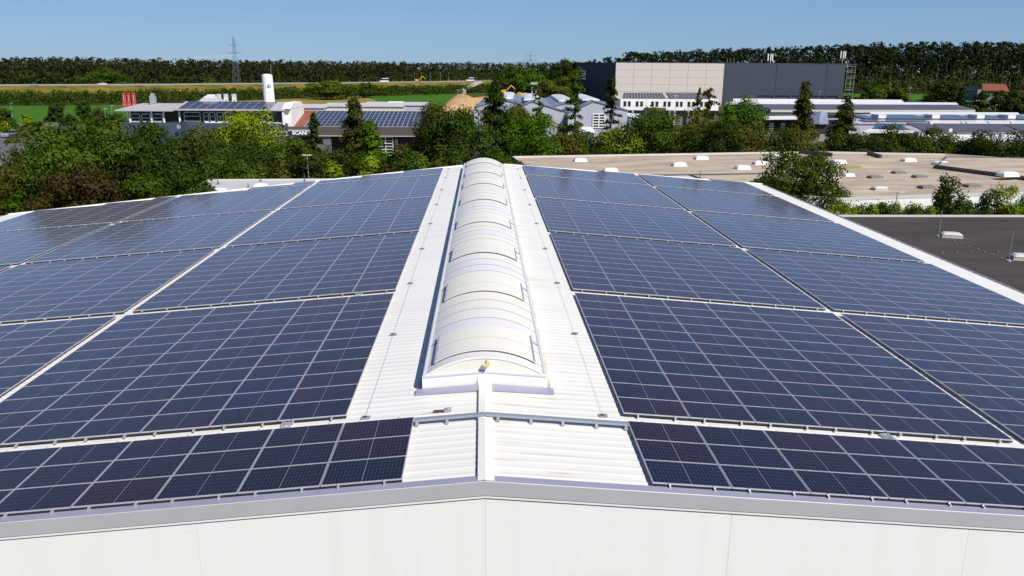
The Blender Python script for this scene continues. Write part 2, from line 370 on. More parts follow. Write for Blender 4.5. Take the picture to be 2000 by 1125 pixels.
b.poly([(-38.2, Y0+.31, 5.4), (27.2, Y0+.31, 5.4), (27.2, Y0+.31, zr(27.2)-.05), (0, Y0+.31, zr(0)-.05), (-38.2, Y0+.31, zr(-38.2)-.05)])
b.build('rear_wall', WALLW, HALL)
# verge flashing: upper band on the roof, vertical fascia, white drip edge under it
for s, X1 in ((1, XR+.1), (-1, XL-.1)):
    a, c = (0.0, X1)
    up, fa, dr = MB(), MB(), MB()
    def zz(x, o): return zr(x)+o
    def band(mb_, ya, za, yb_, zb_):
        p = [(a, ya, zz(a, za)), (c, ya, zz(c, za)), (c, yb_, zz(c, zb_)), (a, yb_, zz(a, zb_))]
        mb_.poly(p if s > 0 else p[::-1])
    band(up, 15.325, .072, 15.612, .046); band(up, 15.60, .050, 15.602, -.02)
    band(fa, 15.312, .055, 15.325, .070); band(fa, 15.305, -.27, 15.312, .055); band(fa, 15.325, -.285, 15.305, -.27)
    band(dr, 15.318, -.335, 15.320, -.287); band(dr, 15.40, -.345, 15.318, -.335)
    up.build('verge_flashing', METAL, HALL); fa.build('fascia', METALB, HALL); dr.build('drip_edge', WHITE, HALL)
# ridge cap in two lengths, standing off the ribs
def cap(y0, y1, dz=0.0):
    q = MB()
    for xa, xb in ((-.17, 0), (0, .19)):
        q.slab([(xa, y0, zr(xa)+.062+dz), (xb, y0, zr(xb)+.062+dz+(0.02 if xb == 0 else 0)), (xb, y1, zr(xb)+.062+dz+(0.02 if xb == 0 else 0)), (xa, y1, zr(xa)+.062+dz+(0.0))], .012)
    return q
cap(15.32, 18.50, .03).build('ridge_cap', WHITE, HALL); cap(18.66, 20.74, .03).build('ridge_cap', WHITE, HALL)
# foam closers under the cap: small dark blocks between the ribs
q = MB(); Y = 15.45
while Y < 20.6: q.box(-.178, -.165, Y, Y+.2, zr(-.17)+.002, zr(-.17)+.055); Y += 1/3.
q.build('rib_closer', DARK, HALL, kind='stuff')
# rear verge trims
q = MB()
for x0, x1 in ((XL, -1.9), (1.9, XR)):
    n_ = 24
    for i in range(n_):
        xa, xb = x0+(x1-x0)*i/n_, x0+(x1-x0)*(i+1)/n_
        q.slab([(xa, yb(xa)-.12, zr(xa)+.07), (xb, yb(xb)-.12, zr(xb)+.07), (xb, yb(xb)+.06, zr(xb)+.07), (xa, yb(xa)+.06, zr(xa)+.07)], .2)
q.build('rear_verge', WHITE, HALL)
# eaves gutter on the right and left
for X, s in ((XR-.24, 1), (XL-.05, -1)):
    q = MB(); z = zr(X)-.06
    y1 = 77.3 if s > 0 else 65.3
    for a0, a1, z0, z1 in ((0, .02, -.13, 0), (.02, .34, -.13, -.11), (.34, .37, -.13, .035)):
        x0, x1 = sorted((X+s*a0, X+s*a1)); q.box(x0, x1, Y0, y1, z+z0, z+z1)
    q.build('gutter', ZINC, HALL)
q = MB(); Y = 16.0
while Y < 77: q.box(XR-.24, XR+.12, Y, Y+.05, zr(XR)-.05, zr(XR)-.02); Y += .667
q.build('gutter_bracket', ZINC, HALL, kind='stuff')

# ------------------------------------------------------------------ BARREL SKYLIGHT
SKY = thing('barrel_skylight', 'long white arched rooflight running along the ridge of the hall', 'skylight', (0, 20.75, 9.0))
HW, ZB, RISE, SY0, SY1 = 1.64, 9.20, 0.53, 20.80, 71.5
def arc(x, lift=0.0):
    # circle through (+-HW, ZB) with crown ZB+RISE
    Rr = (HW*HW+RISE*RISE)/(2*RISE); return ZB+RISE-Rr+math.sqrt(Rr*Rr-x*x)+lift
TRIMW = mat('pale lilac trim', (0.60, 0.60, 0.65), 0.5)
OPALS = [mat('opal glazing warm', (0.74, 0.72, 0.66), 0.6), mat('opal glazing cool', (0.68, 0.68, 0.71), 0.6), mat('opal glazing grey', (0.72, 0.705, 0.67), 0.6)]
BAR = mat('glazing bar', (0.33, 0.33, 0.36), 0.5, 0.3)
CREAM = mat('aged polycarbonate', (0.72, 0.71, 0.63), 0.4, noise=0.04, nscale=2)
NS = 20
def arched(x0, x1, y0, y1, lift, th, ends=True):
    q = MB(); rings = []
    for y in (y0, y1): pass
    xs_ = [x0+(x1-x0)*i/NS for i in range(NS+1)]
    top0 = [(x, y0, arc(x, lift)) for x in xs_]; top1 = [(x, y1, arc(x, lift)) for x in xs_]
    bo0 = [(x, y0, arc(x, lift)-th) for x in xs_]; bo1 = [(x, y1, arc(x, lift)-th) for x in xs_]
    for i in range(NS):
        q.poly([top0[i], top0[i+1], top1[i+1], top1[i]])
        q.poly([bo0[i], bo0[i+1], top0[i+1], top0[i]])
        q.poly([top1[i], top1[i+1], bo1[i+1], bo1[i]])
    for i in (0, NS): q.poly([top0[i], top1[i], bo1[i], bo0[i]])
    return q
rs = random.Random(5)
BP = (SY1-SY0-.55)/49.0
ycur = SY0+.55
g0 = arched(-HW, HW, SY0, SY0+.55, 0, .02); smooth(g0.build('glazing_pane', OPALS[1], SKY))
for i in range(49):
    m_ = OPALS[[0, 0, 1, 1, 2, 0, 0, 2][(i+rs.randint(0, 1)) % 8]] if i < 12 else OPALS[rs.choice([0, 2, 2, 1])]
    smooth(arched(-HW, HW, ycur+.012, ycur+BP-.012, 0, .02).build('glazing_pane', m_, SKY))
    arched(-HW, HW, ycur-.010, ycur+.010, .012, .03).build('glazing_bar', BAR, SKY)
    ycur += BP
for y in (21.22, 27.45, 33.65, 40.75, 48.1, 55.05, 61.2, 67.4):
    fl = arched(-1.37, 1.37, y, y+2.15, .075, .02); fo = smooth(fl.build('vent_flap', OPALS[0 if y < 30 else 2], SKY))
    q = arched(-1.39, 1.39, y-.03, y-.002, .078, .016); q.build('frame', WHITE, fo)
    q = arched(-1.38, 1.38, y+.03, y+.05, .052, .05); q.build('gap_shade', BAR, fo)  # grey strip added as the shadow gap below the flap lip
    q = arched(-1.385, 1.385, y+.08, y+.088, .077, .01); q.build('seal', BAR, fo)
    q = arched(-1.385, 1.385, y+1.07, y+1.085, .078, .01); q.build('crossbar', BAR, fo)
    for s in (-1, 1):
        q = MB(); xa, xb = (s*1.375, s*1.425)
        q.slab([(min(xa, xb), y-.02, arc(xa)+.085), (max(xa, xb), y-.02, arc(xa)+.085), (max(xa, xb), y+2.2, arc(xa)+.085), (min(xa, xb), y+2.2, arc(xa)+.085)], .08)
        q.build('side_frame', METAL, fo)
        q = MB()
        for t in range(4):
            x0, x1 = s*(1.43+.05*t), s*(1.43+.05*(t+1)); x0, x1 = min(x0, x1), max(x0, x1)
            q.slab([(x0, y+1.9, arc(x0)+.02), (x1, y+1.9, arc(x1)+.02), (x1, y+1.93, arc(x1)+.02), (x0, y+1.93, arc(x0)+.02)], .02)
        q.build('hinge_arm', DKGREY, fo)
# end wall (lunette), its sill and the curb
q = MB(); xs_ = [-HW+2*HW*i/24 for i in range(25)]
def sill(x): return ZB+.02+SL*(HW-abs(x))
for i in range(24):
    a, c = xs_[i], xs_[i+1]; q.poly([(a, SY0-.012, sill(a)), (c, SY0-.012, sill(c)), (c, SY0-.012, max(arc(c)-.03, sill(c))), (a, SY0-.012, max(arc(a)-.03, sill(a)))])
q.build('end_panel', CREAM, SKY)
arched(-HW-.01, HW+.01, SY0-.03, SY0, .01, .05).build('end_trim', WHITE, SKY)
q = MB()
for x0, x1 in ((-HW-.06, 0), (0, HW+.06)):
    q.hexa([(x0, SY0-.07, sill(x0)-.07), (x1, SY0-.07, sill(x1)-.07), (x1, SY0-.0, sill(x1)-.07), (x0, SY0-.0, sill(x0)-.07), (x0, SY0-.07, sill(x0)-.02), (x1, SY0-.07, sill(x1)-.02), (x1, SY0-.0, sill(x1)+.005), (x0, SY0-.0, sill(x0)+.005)])
q.build('sill', TRIMW, SKY)
q = MB()
for s in (-1, 1):
    x0, x1 = sorted((s*(HW+.02), s*(HW+.09)))
    q.hexa([(x0, SY0-.05, zr(1.7)-.1), (x1, SY0-.05, zr(1.7)-.1), (x1, SY1, zr(1.7)-.1), (x0, SY1, zr(1.7)-.1), (x0, SY0-.05, ZB-.01), (x1, SY0-.05, ZB-.01), (x1, SY1, ZB-.01), (x0, SY1, ZB-.01)])
for x0, x1 in ((-HW-.02, 0), (0, HW+.02)):
    q.hexa([(x0, SY0-.05, 8.7), (x1, SY0-.05, 8.7), (x1, SY0+.02, 8.7), (x0, SY0+.02, 8.7), (x0, SY0-.05, sill(x0)-.072), (x1, SY0-.05, sill(x1)-.072), (x1, SY0+.02, sill(x1)-.072), (x0, SY0+.02, sill(x0)-.072)])
q.build('curb', WHITE, SKY)
for s in (-1, 1):
    q = MB(); x0, x1 = sorted((s*(HW-.01), s*(HW+.06))); q.box(x0, x1, SY0-.04, SY1, ZB-.012, ZB+.03); q.build('side_rail', TRIMW, SKY)
q = MB()
for s in (-1, 1):
    pts = [(s*.17, 20.37, zr(.17)+.052), (s*(HW+.26), 20.42, zr(HW+.26)+.052), (s*(HW+.26), 20.72, zr(HW+.26)+.085), (s*.17, 20.72, zr(.17)+.085)]
    q.slab(pts if s > 0 else pts[::-1], .03)
q.build('apron_flashing', METAL, SKY)
q = MB()
q.slab([(-.2, 20.70, 8.98), (.21, 20.70, 8.98), (.21, 20.755, 9.20), (-.2, 20.755, 9.20)], .01); q.build('ridge_upstand', WHITE, SKY)
# rear end wall
q = MB()
for i in range(24):
    a, c = xs_[i], xs_[i+1]; q.poly([(c, SY1+.01, 8.7), (a, SY1+.01, 8.7), (a, SY1+.01, arc(a)-.02), (c, SY1+.01, arc(c)-.02)])
q.build('rear_panel', CREAM, SKY)
# stained strip at the foot of the right side
STAIN = mat('stained flashing', (0.5, 0.42, 0.30), 0.8); mix2(STAIN, (0.28, 0.22, 0.14), (0.70, 0.62, 0.46), 1.6, 0.36, 0.62, (1, .5, 1))
q = MB(); q.slab([(HW+.10, 20.9, zr(1.75)+.043), (HW+.20, 20.9, zr(1.8)+.043), (HW+.20, SY1, zr(1.8)+.043), (HW+.10, SY1, zr(1.75)+.043)], .02); q.build('foot_strip', STAIN, SKY)
q = MB(); q.slab([(-HW-.20, 20.9, zr(1.8)+.043), (-HW-.10, 20.9, zr(1.75)+.043), (-HW-.10, SY1, zr(1.75)+.043), (-HW-.20, SY1, zr(1.8)+.043)], .02); q.build('foot_strip', METAL, SKY)
# sensor on the end wall
SN = thing('weather_sensor', 'small cream box on a bracket at the near end of the arched rooflight', 'sensor', (0.05, SY0-.02, 9.50))
q = MB(); q.box(-.02, .12, SY0-.24, SY0-.12, 9.53, 9.62); q.build('housing', mat('cream plastic', (0.62, 0.50, 0.25), 0.5), SN)
q = MB(); q.tube((.05, SY0-.18, 9.43), (.05, SY0-.18, 9.53), .018); q.tube((.05, SY0-.17, 9.5), (.05, SY0-.01, 9.5), .012); q.build('bracket', FRAMEW, SN)
q = MB(); q.tube((.03, SY0-.15, 9.62), (.03, SY0-.15, 9.67), .02); q.build('probe', DKGREY, SN)

# ------------------------------------------------------------------ SOLAR ARRAYS
PW, PH, PT = 1.755, 1.038, 0.035
def panel_mesh():
    me = bpy.data.meshes.new('solar_panel'); fw = .010
    def ring(x0, x1, y0, y1, z): return [(x0, y0, z), (x1, y0, z), (x1, y1, z), (x0, y1, z)]
    v = ring(0, PW, 0, PH, -PT)+ring(0, PW, 0, PH, 0)+ring(fw, PW-fw, fw, PH-fw, 0)+ring(fw, PW-fw, fw, PH-fw, -.003)
    f = [(3, 2, 1, 0)]+[(i, (i+1) % 4, 4+(i+1) % 4, 4+i) for i in range(4)]+[(4+i, 4+(i+1) % 4, 8+(i+1) % 4, 8+i) for i in range(4)]+[(8+i, 8+(i+1) % 4, 12+(i+1) % 4, 12+i) for i in range(4)]+[(12, 13, 14, 15)]
    me.from_pydata(v, [], f); me.materials.append(PFRAME); me.materials.append(PGLASS)
    me.polygons[len(f)-1].material_index = 1
    uv = me.uv_layers.new(name='UVMap')
    for p in me.polygons:
        for li in p.loop_indices:
            c = me.vertices[me.loops[li].vertex_index].co; uv.data[li].uv = (c.x-fw, c.y-fw)
    me.update(); return me
PM = panel_mesh()
CW, RH = 1.775, 1.058
BY = [15.62, 19.28, 31.53, 43.74, 55.94, 68.16]
ca = 1/math.hypot(1, SL); ANG = math.atan(SL)
rails_cache = {}
def rail_mesh(L_):
    key = round(L_, 3)
    if key not in rails_cache:
        q = MB(); q.box(-.02, .02, -.09, L_+.05, -PT-.055, -PT-.002); rails_cache[key] = q.mesh('mounting_rail', ALU)
    return rails_cache[key]
rp = random.Random(11)
ordn = ['nearest', 'second', 'third', 'fourth', 'fifth', 'farthest']
def array(side, d0, ncol, blk, rows, where):
    y0 = BY[blk]
    root = thing('solar_array', '%s block of solar panels from the gable, %s' % (ordn[blk], where), 'solar array',
                 (side*(d0+ncol*CW/2)*ca, y0, RID-SL*ca*(d0+ncol*CW/2)), 'solar arrays on the hall roof')
    ox, oy, oz = root.location
    cl = MB()
    for c in range(ncol):
        nr = rows(c) if callable(rows) else rows
        if nr <= 0: continue
        d = d0+c*CW
        for r in range(nr):
            if side > 0: X = d*ca; Z = RID-d*SL*ca; ry = ANG
            else: X = -(d+PW)*ca; Z = RID-(d+PW)*SL*ca; ry = -ANG
            o = link('solar_panel', PM, root, (X-ox, y0+r*RH-oy, Z-oz), (rp.gauss(0, .0007), ry+rp.gauss(0, .0007), 0))
        L_ = (nr-1)*RH+PH
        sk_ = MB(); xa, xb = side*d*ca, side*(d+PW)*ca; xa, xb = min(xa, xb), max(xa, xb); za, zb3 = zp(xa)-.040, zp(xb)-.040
        sk_.hexa([(xa, y0+.01, za-.055), (xb, y0+.01, zb3-.055), (xb, y0+.05, zb3-.055), (xa, y0+.05, za-.055), (xa, y0+.01, za), (xb, y0+.01, zb3), (xb, y0+.05, zb3), (xa, y0+.05, za)]); sk_.build('shade_strip', DARK, root)  # dark strip added to stand for the shade under the front panel edge
        for dd in (.38, PW-.38):
            X = side*(d+dd)*ca; Z = RID-(d+dd)*SL*ca
            link('mounting_rail', rail_mesh(L_), root, (X-ox, y0-oy, Z-oz), (0, side*ANG, 0))
            for r in range(1, nr): cl.cbox((X, y0+r*RH-.010, Z-.004), .07, .03, .010)
            cl.cbox((X, y0-.012, Z-.035), .05, .03, .042)
            cl.cbox((X, y0+L_+.012, Z-.035), .05, .03, .042)
    cl.build('clamp', ALU, root, kind='stuff')
def rows_back(side, d0, blk):
    def f(c):
        xin = side*(d0+c*CW)*ca; xout = side*(d0+(c+1)*CW)*ca
        lim = min(yb(xin), yb(xout))-.35
        return max(0, min(11, int((lim-BY[blk])/RH)))
    return f
for b_ in range(6):
    wr = 'right of the rooflight, beside it'; wl = 'left of the rooflight, beside it'
    if b_ == 0: array(1, 3.65, 6, 0, 3, wr); array(-1, 1.80, 6, 0, 3, wl)
    elif b_ < 4: array(1, 3.635, 6, b_, 11, wr); array(-1, 3.60, 6, b_, 11, wl)
    else: array(1, 3.635, 6, b_, rows_back(1, 3.635, b_), wr); array(-1, 3.60, 6, b_, rows_back(-1, 3.60, b_), wl)
for b_ in range(1, 6):
    array(1, 14.62, 6, b_, 11 if b_ < 4 else rows_back(1, 14.62, b_), 'along the right eaves')
    array(-1, 14.60, 6, b_, 11 if b_ < 4 else rows_back(-1, 14.60, b_), 'in the middle of the left slope')
for b_ in (2, 3, 4): array(-1, 25.6, 6, b_, rows_back(-1, 25.6, b_), 'on the far left of the left slope')

# ------------------------------------------------------------------ small things on the roof
# cable tray across the ridge
TR = thing('cable_tray', 'grey perforated metal cable tray crossing the ridge in front of the rooflight', 'cable tray', (0, 18.57, 9.0))
TM = mat('perforated tray', (0.42, 0.44, 0.50), 0.5, 0.3); t = TM.node_tree; N, L = t.nodes, t.links
tc = N.new('ShaderNodeTexCoord'); br = N.new('ShaderNodeTexBrick'); br.inputs['Scale'].default_value = 14; br.inputs['Mortar Size'].default_value = .018
br.inputs['Color1'].default_value = (.36, .39, .45, 1); br.inputs['Color2'].default_value = (.33, .36, .42, 1); br.inputs['Mortar'].default_value = (.10, .11, .14, 1)
L.new(tc.outputs['Object'], br.inputs['Vector']); L.new(br.outputs[0], N['Principled BSDF'].inputs['Base Color'])
for x0, x1 in ((-1.77, -.02), (.0, 3.62)):
    q = MB(); z0, z1 = zr(x0)+.11, zr(x1)+.11
    q.hexa([(x0, 18.50, z0), (x1, 18.50, z1), (x1, 18.64, z1), (x0, 18.64, z0), (x0, 18.50, z0+.06), (x1, 18.50, z1+.06), (x1, 18.64, z1+.06), (x0, 18.64, z0+.06)]); q.build('tray', TM, TR)
for x in (-1.70, -.95, -.15, .32, 1.15, 1.95, 2.80, 3.55):
    q = MB(); q.cbox((x, 18.50, zr(x)+.035), .07, .10, .085); q.cbox((x, 18.43, zr(x)+.035), .09, .06, .012); q.build('foot', ZINC, TR)
# safety line anchors
def anchor_proto():
    r = thing('roof_anchor', '-', 'roof anchor', (0, 0, 0), 'safety line anchors on the roof')
    q = MB(); q.box(-.09, .09, -.09, .09, .028, .036); q.build('plate', ZINC, r)
    q = MB(); q.box(-.05, .02, -.03, .03, .036, .055); q.build('cleat', DKGREY, r)
    return r
A0 = anchor_proto(); first = True
near = ['nearest', 'second', 'third', 'fourth', 'fifth', 'sixth', 'seventh', 'eighth', 'ninth']
for s, nm in ((-1, 'left'), (1, 'right')):
    for i in range(9):
        o = A0 if first else copy_tree(A0); first = False
        X = s*3.08; o.location = (X, 19.22+6.70*i if i < 8 else 72.2, zr(X))
        if i == 0: o.scale = (1.25, 1.1, 1.2)
        o['label'] = '%s grey anchor plate from the gable in the row %s of the rooflight' % (near[i], nm)
for s, nm in ((-1, 'left'), (1, 'right')):
    q = MB(); X = s*3.08
    for i in range(8):
        ya, yb2 = 19.22+6.7*i, min(19.22+6.7*(i+1), 72.2); zc = zr(X)+.062; pts = []
        for k_ in range(7):
            tt = k_/6; pts.append((X, ya+(yb2-ya)*tt, zc-.022*4*tt*(1-tt)))
        for a, c in zip(pts[:-1], pts[1:]): q.tube(a, c, .004, 4, cap=False)
    tag(q.build('safety_line', ZINC), 'thin steel safety cable strung over the anchors %s of the rooflight' % nm, 'safety cable', 'safety cables')
# loose bracket with a brown handle
T = thing('roof_bracket', 'small dark brown bar with a crumpled silver plate lying left of the ridge cap', 'bracket', (-1.0, 19.2, zr(1.0)))
q = MB(); q.cbox((-1.20, 19.18, zr(1.2)+.03), .27, .06, .05, .08); q.build('bar', mat('rust brown', (0.07, 0.04, 0.03), 0.8), T)
q = MB(); q.cbox((-.97, 19.21, zr(.97)+.04), .20, .15, .03, .15); q.cbox((-.95, 19.25, zr(.97)+.07), .16, .04, .03, .15); q.cbox((-.98, 19.17, zr(.97)+.07), .05, .08, .02, .5); q.build('plate', ZINC, T)
q = MB(); q.tube((-1.34, 19.17, zr(1.3)+.05), (-1.62, 19.12, zr(1.6)+.045), .008, 5); q.build('rod', ALU, T)
# cable bridges in the gaps between the panel blocks
for (x, y, lab) in ((560, 826, 'silver cable bridge between the front two blocks left of the rooflight'), (700, 574, 'silver cable bridge between the second and third blocks on the left'),
                    (1735, 853, 'small grey cable bridge between the front two blocks right of the rooflight')):
    P_ = atz(x, y, 8.2)
    d = ray(x, y); s = 1 if x > 945 else -1
    tt = (RID-.07-SL*s*CAM.x-CAM.z)/(d.z+SL*s*d.x); P_ = CAM+d*tt
    T = thing('cable_bridge', lab, 'cable bridge', P_, 'cable bridges in the gaps')
    q = MB(); q.cbox((P_.x, P_.y, P_.z-.03), .26, .42, .03, 0.1); q.build('cover', ALU, T)
    q = MB(); q.cbox((P_.x-.06, P_.y, P_.z), .05, .36, .015, .5); q.cbox((P_.x+.07, P_.y, P_.z), .05, .30, .015, .1); q.build('strap', ZINC, T)

# ------------------------------------------------------------------ flat roofed neighbours
BIT = mat('black bitumen felt', (0.035, 0.033, 0.032), 0.9)
def felt(m, ca_, cb_, seam, wid=1.0, rot=0.2):
    "felt laid in 1 m strips with darker seams, stains and ponding marks"
    t = m.node_tree; N, L = t.nodes, t.links; b = N['Principled BSDF']
    tc = N.new('ShaderNodeTexCoord'); mp = N.new('ShaderNodeMapping'); mp.inputs['Rotation'].default_value = (0, 0, -rot); L.new(tc.outputs['Object'], mp.inputs[0])
    n = N.new('ShaderNodeTexNoise'); n.inputs['Scale'].default_value = .22; n.inputs['Detail'].default_value = 9; n.inputs['Roughness'].default_value = .7
    mp2 = N.new('ShaderNodeMapping'); mp2.inputs['Scale'].default_value = (.5, 1.6, 1); L.new(mp.outputs[0], mp2.inputs[0]); L.new(mp2.outputs[0], n.inputs['Vector'])
    r = N.new('ShaderNodeValToRGB'); r.color_ramp.elements[0].position = .35; r.color_ramp.elements[1].position = .65
    r.color_ramp.elements[0].color = (*ca_, 1); r.color_ramp.elements[1].color = (*cb_, 1); L.new(n.outputs[0], r.inputs[0])
    sp = N.new('ShaderNodeSeparateXYZ'); L.new(mp.outputs[0], sp.inputs[0])
    n3 = N.new('ShaderNodeTexNoise'); n3.inputs['Scale'].default_value = .3; L.new(mp.outputs[0], n3.inputs['Vector'])
    ad = N.new('ShaderNodeMath'); ad.operation = 'MULTIPLY_ADD'; ad.inputs[1].default_value = .12; L.new(n3.outputs[0], ad.inputs[0]); L.new(sp.outputs[1], ad.inputs[2])
    fr = N.new('ShaderNodeMath'); fr.operation = 'FRACT'; L.new(ad.outputs[0], fr.inputs[0])
    gt = N.new('ShaderNodeMath'); gt.operation = 'LESS_THAN'; gt.inputs[1].default_value = .06; L.new(fr.outputs[0], gt.inputs[0])
    n4 = N.new('ShaderNodeTexNoise'); n4.inputs['Scale'].default_value = .15; L.new(mp.outputs[0], n4.inputs['Vector'])
    g2 = N.new('ShaderNodeMapRange'); g2.inputs[1].default_value = .45; g2.inputs[2].default_value = .6; L.new(n4.outputs[0], g2.inputs[0])
    ml = N.new('ShaderNodeMath'); ml.operation = 'MULTIPLY'; L.new(gt.outputs[0], ml.inputs[0]); L.new(g2.outputs[0], ml.inputs[1])
    mx = N.new('ShaderNodeMix'); mx.data_type = 'RGBA'; L.new(ml.outputs[0], mx.inputs[0]); L.new(r.outputs[0], mx.inputs[6]); mx.inputs[7].default_value = (*seam, 1)
    L.new(mx.outputs[2], b.inputs['Base Color'])
    n5 = N.new('ShaderNodeTexNoise'); n5.inputs['Scale'].default_value = 6; L.new(tc.outputs['Object'], n5.inputs['Vector'])
    bp = N.new('ShaderNodeBump'); bp.inputs['Strength'].default_value = .5; bp.inputs['Distance'].default_value = .03; L.new(n5.outputs[0], bp.inputs['Height']); L.new(bp.outputs[0], b.inputs['Normal'])
    return m
felt(BIT, (0.030, 0.025, 0.022), (0.062, 0.052, 0.045), (0.02, 0.018, 0.017), rot=0.0)
BEI = mat('beige roofing felt', (0.33, 0.28, 0.22), 0.9); felt(BEI, (0.31, 0.25, 0.19), (0.55, 0.46, 0.36), (0.15, 0.12, 0.10))
GRYR = mat('pale grey membrane', (0.50, 0.50, 0.53), 0.7, noise=0.1, nscale=0.4)
TRIM = mat('parapet trim', (0.60, 0.58, 0.55), 0.5, noise=0.08, nscale=1)

def flat_building(name, label, cat, pts, z, roofm, wallm, trimm, par=.18, edges=None):
    c = Vector((sum(p[0] for p in pts)/len(pts), sum(p[1] for p in pts)/len(pts), 0))
    T = thing(name, label, cat, c)
    q = MB(); q.poly([(p[0], p[1], z) for p in pts]); q.build('roof', roofm, T)
    n_ = len(pts)
    for i in range(n_):
        A, B = Vector((*pts[i][:2], 0)), Vector((*pts[(i+1) % n_][:2], 0))
        q = MB(); q.poly([A, B, B+Vector((0, 0, z)), A+Vector((0, 0, z))]); q.build('wall', wallm, T)
        if edges is None or i in edges:
            d = (B-A).normalized(); nn = Vector((-d.y, d.x, 0))*.28
            q = MB(); q.slab([A+Vector((0, 0, z+par))-nn*.1, B+Vector((0, 0, z+par))-nn*.1, B+Vector((0, 0, z+par))+nn, A+Vector((0, 0, z+par))+nn], par+.05); q.build('parapet', trimm, T)
    return T
flat_building('flat_roof_building', 'low building with a black felt roof beside the right eaves', 'building',
              [(27.75, 22), (95, 22), (95, 67.7), (27.75, 67.7)], 5.2, BIT, WALLW, TRIM, .14, (2, 1))
BZ = 5.2
def gb(x, y, z=BZ): return atz(x, y, z)
P1, P2, P3, P4, P5 = gb(1000, 308), gb(1585, 298), gb(1845, 303), Vector((66, 99, 0)), Vector((90, 88.2, 0))
pts = [Vector((26.2, 74.9+5.2, 0)), Vector((34.7, 76.6, 0)), Vector((90, 87.6, 0)), Vector((92, 100, 0)), P3, P2, P1, Vector((6.6, 92.5, 0))]
flat_building('flat_roof_building', 'wide building with a stained beige flat roof and a white front wall', 'building', pts, BZ, BEI, WALLW, TRIM, .22, (0, 1, 3, 4, 5, 6))
# raised strip of the same complex on the right, darker step
T = flat_building('raised_roof_section', 'higher beige roof strip with a dark edge at the right of the beige roof', 'roof section',
              [gb(1828, 325, 5.5), Vector((64.5, 87, 0)), Vector((94, 93, 0)), Vector((92, 110, 0)), gb(1846, 308, 5.5)], 5.6, BEI, DKGREY, mat('weathered zinc', (0.10, 0.10, 0.11), 0.6), .1, (0, 4, 3))
# low kerbs and steps on the beige roof
for a, b_, hh, m_, lab in (((1560, 300), (1625, 306), .55, DKGREY, 'dark raised fire wall at the back of the beige roof'), ((1695, 302), (1720, 309), .5, DKGREY, 'short dark upstand near the middle of the back parapet'),
                      ((1640, 330), (1680, 329), .35, mat('ochre upstand', (0.30, 0.24, 0.12), .8), 'ochre upstand right of the tree on the beige roof')):
    A, B = gb(*a), gb(*b_); d = (B-A).normalized(); nn = Vector((-d.y, d.x, 0))*.15
    q = MB(); q.slab([A-nn+Vector((0, 0, hh)), B-nn+Vector((0, 0, hh)), B+nn+Vector((0, 0, hh)), A+nn+Vector((0, 0, hh))], hh); tag(q.build('roof_upstand', m_), lab, 'roof upstand')
# expansion seam and pipe lines
q = MB(); A, B = gb(1230, 344), gb(1530, 339.5); d = (B-A).normalized(); nn = Vector((-d.y, d.x, 0))*.12
q.slab([A-nn+Vector((0, 0, .12)), B-nn+Vector((0, 0, .12)), B+nn+Vector((0, 0, .12)), A+nn+Vector((0, 0, .12))], .12); tag(q.build('roof_upstand', DKGREY), 'long low dark joint running across the beige roof behind the hall', 'roof upstand')
# grey annex roofs right behind the hall
flat_building('annex', 'annex with a pale grey flat roof behind the left slope of the hall', 'annex',
              [(-30, 79), (-8, 82), (-8, 92.6), (-30.8, 91.2)], 5.0, GRYR, WALLW, TRIM, .12, (1, 2, 3))
flat_building('annex', 'small pale grey annex roof edged in black behind the right slope', 'annex',
              [(14.5, 80.0), (25.9, 82.0), (24.4, 94.2), (17.5, 92.8)], 5.36, GRYR, WALLW, DKGREY, .10, (1, 2))
DOMEM = mat('opal dome', (0.80, 0.80, 0.80), 0.25)
DOMEG = mat('grey roof hatch', (0.20, 0.185, 0.165), 0.8, noise=0.2, nscale=2)
def dome_proto(m_, curbm, flatd):
    r = thing('rooflight_dome', '-', 'rooflight', (0, 0, 0))
    q = MB(); q.loft([[(a*.92, b*.60, -.02) for a, b in ((-1, -1), (1, -1), (1, 1), (-1, 1))], [(a*.84, b*.53, .26) for a, b in ((-1, -1), (1, -1), (1, 1), (-1, 1))]]); q.build('curb', curbm, r)
    q = MB(); rings = []
    for t_, s_ in ((.262, 1.0), (.30, 1.0), (.30+.20*flatd, .82), (.30+.27*flatd, .50)):
        rings.append([(a*.88*s_, b*.57*s_, t_) for a, b in ((-1, -.8), (-.85, -1), (.85, -1), (1, -.8), (1, .8), (.85, 1), (-.85, 1), (-1, .8))])
    q.loft([[(x, y, .26+(z-.26)*.75) for x, y, z in rg] for rg in rings]); q.build('dome', m_, r); return r
DW = dome_proto(DOMEM, WHITE, 1.0); DG = dome_proto(DOMEG, DOMEG, .45); DB = dome_proto(mat('greyish dome', (0.62, 0.60, 0.58), 0.3), CONC, .9)
used = set()
def dome(proto, x, y, z, sc, label, group, rz=.12):
    key = id(proto); o = proto if key not in used else copy_tree(proto); used.add(key)
    P_ = atz(x, y+ (3 if z < 6 else 0), z); o.location = P_; o.rotation_euler = (0, 0, rz); o.scale = (sc*.85, sc*.85, sc*.85)
    tag(o, label, None, group); return o
GW = 'white rooflight domes on the beige roof'
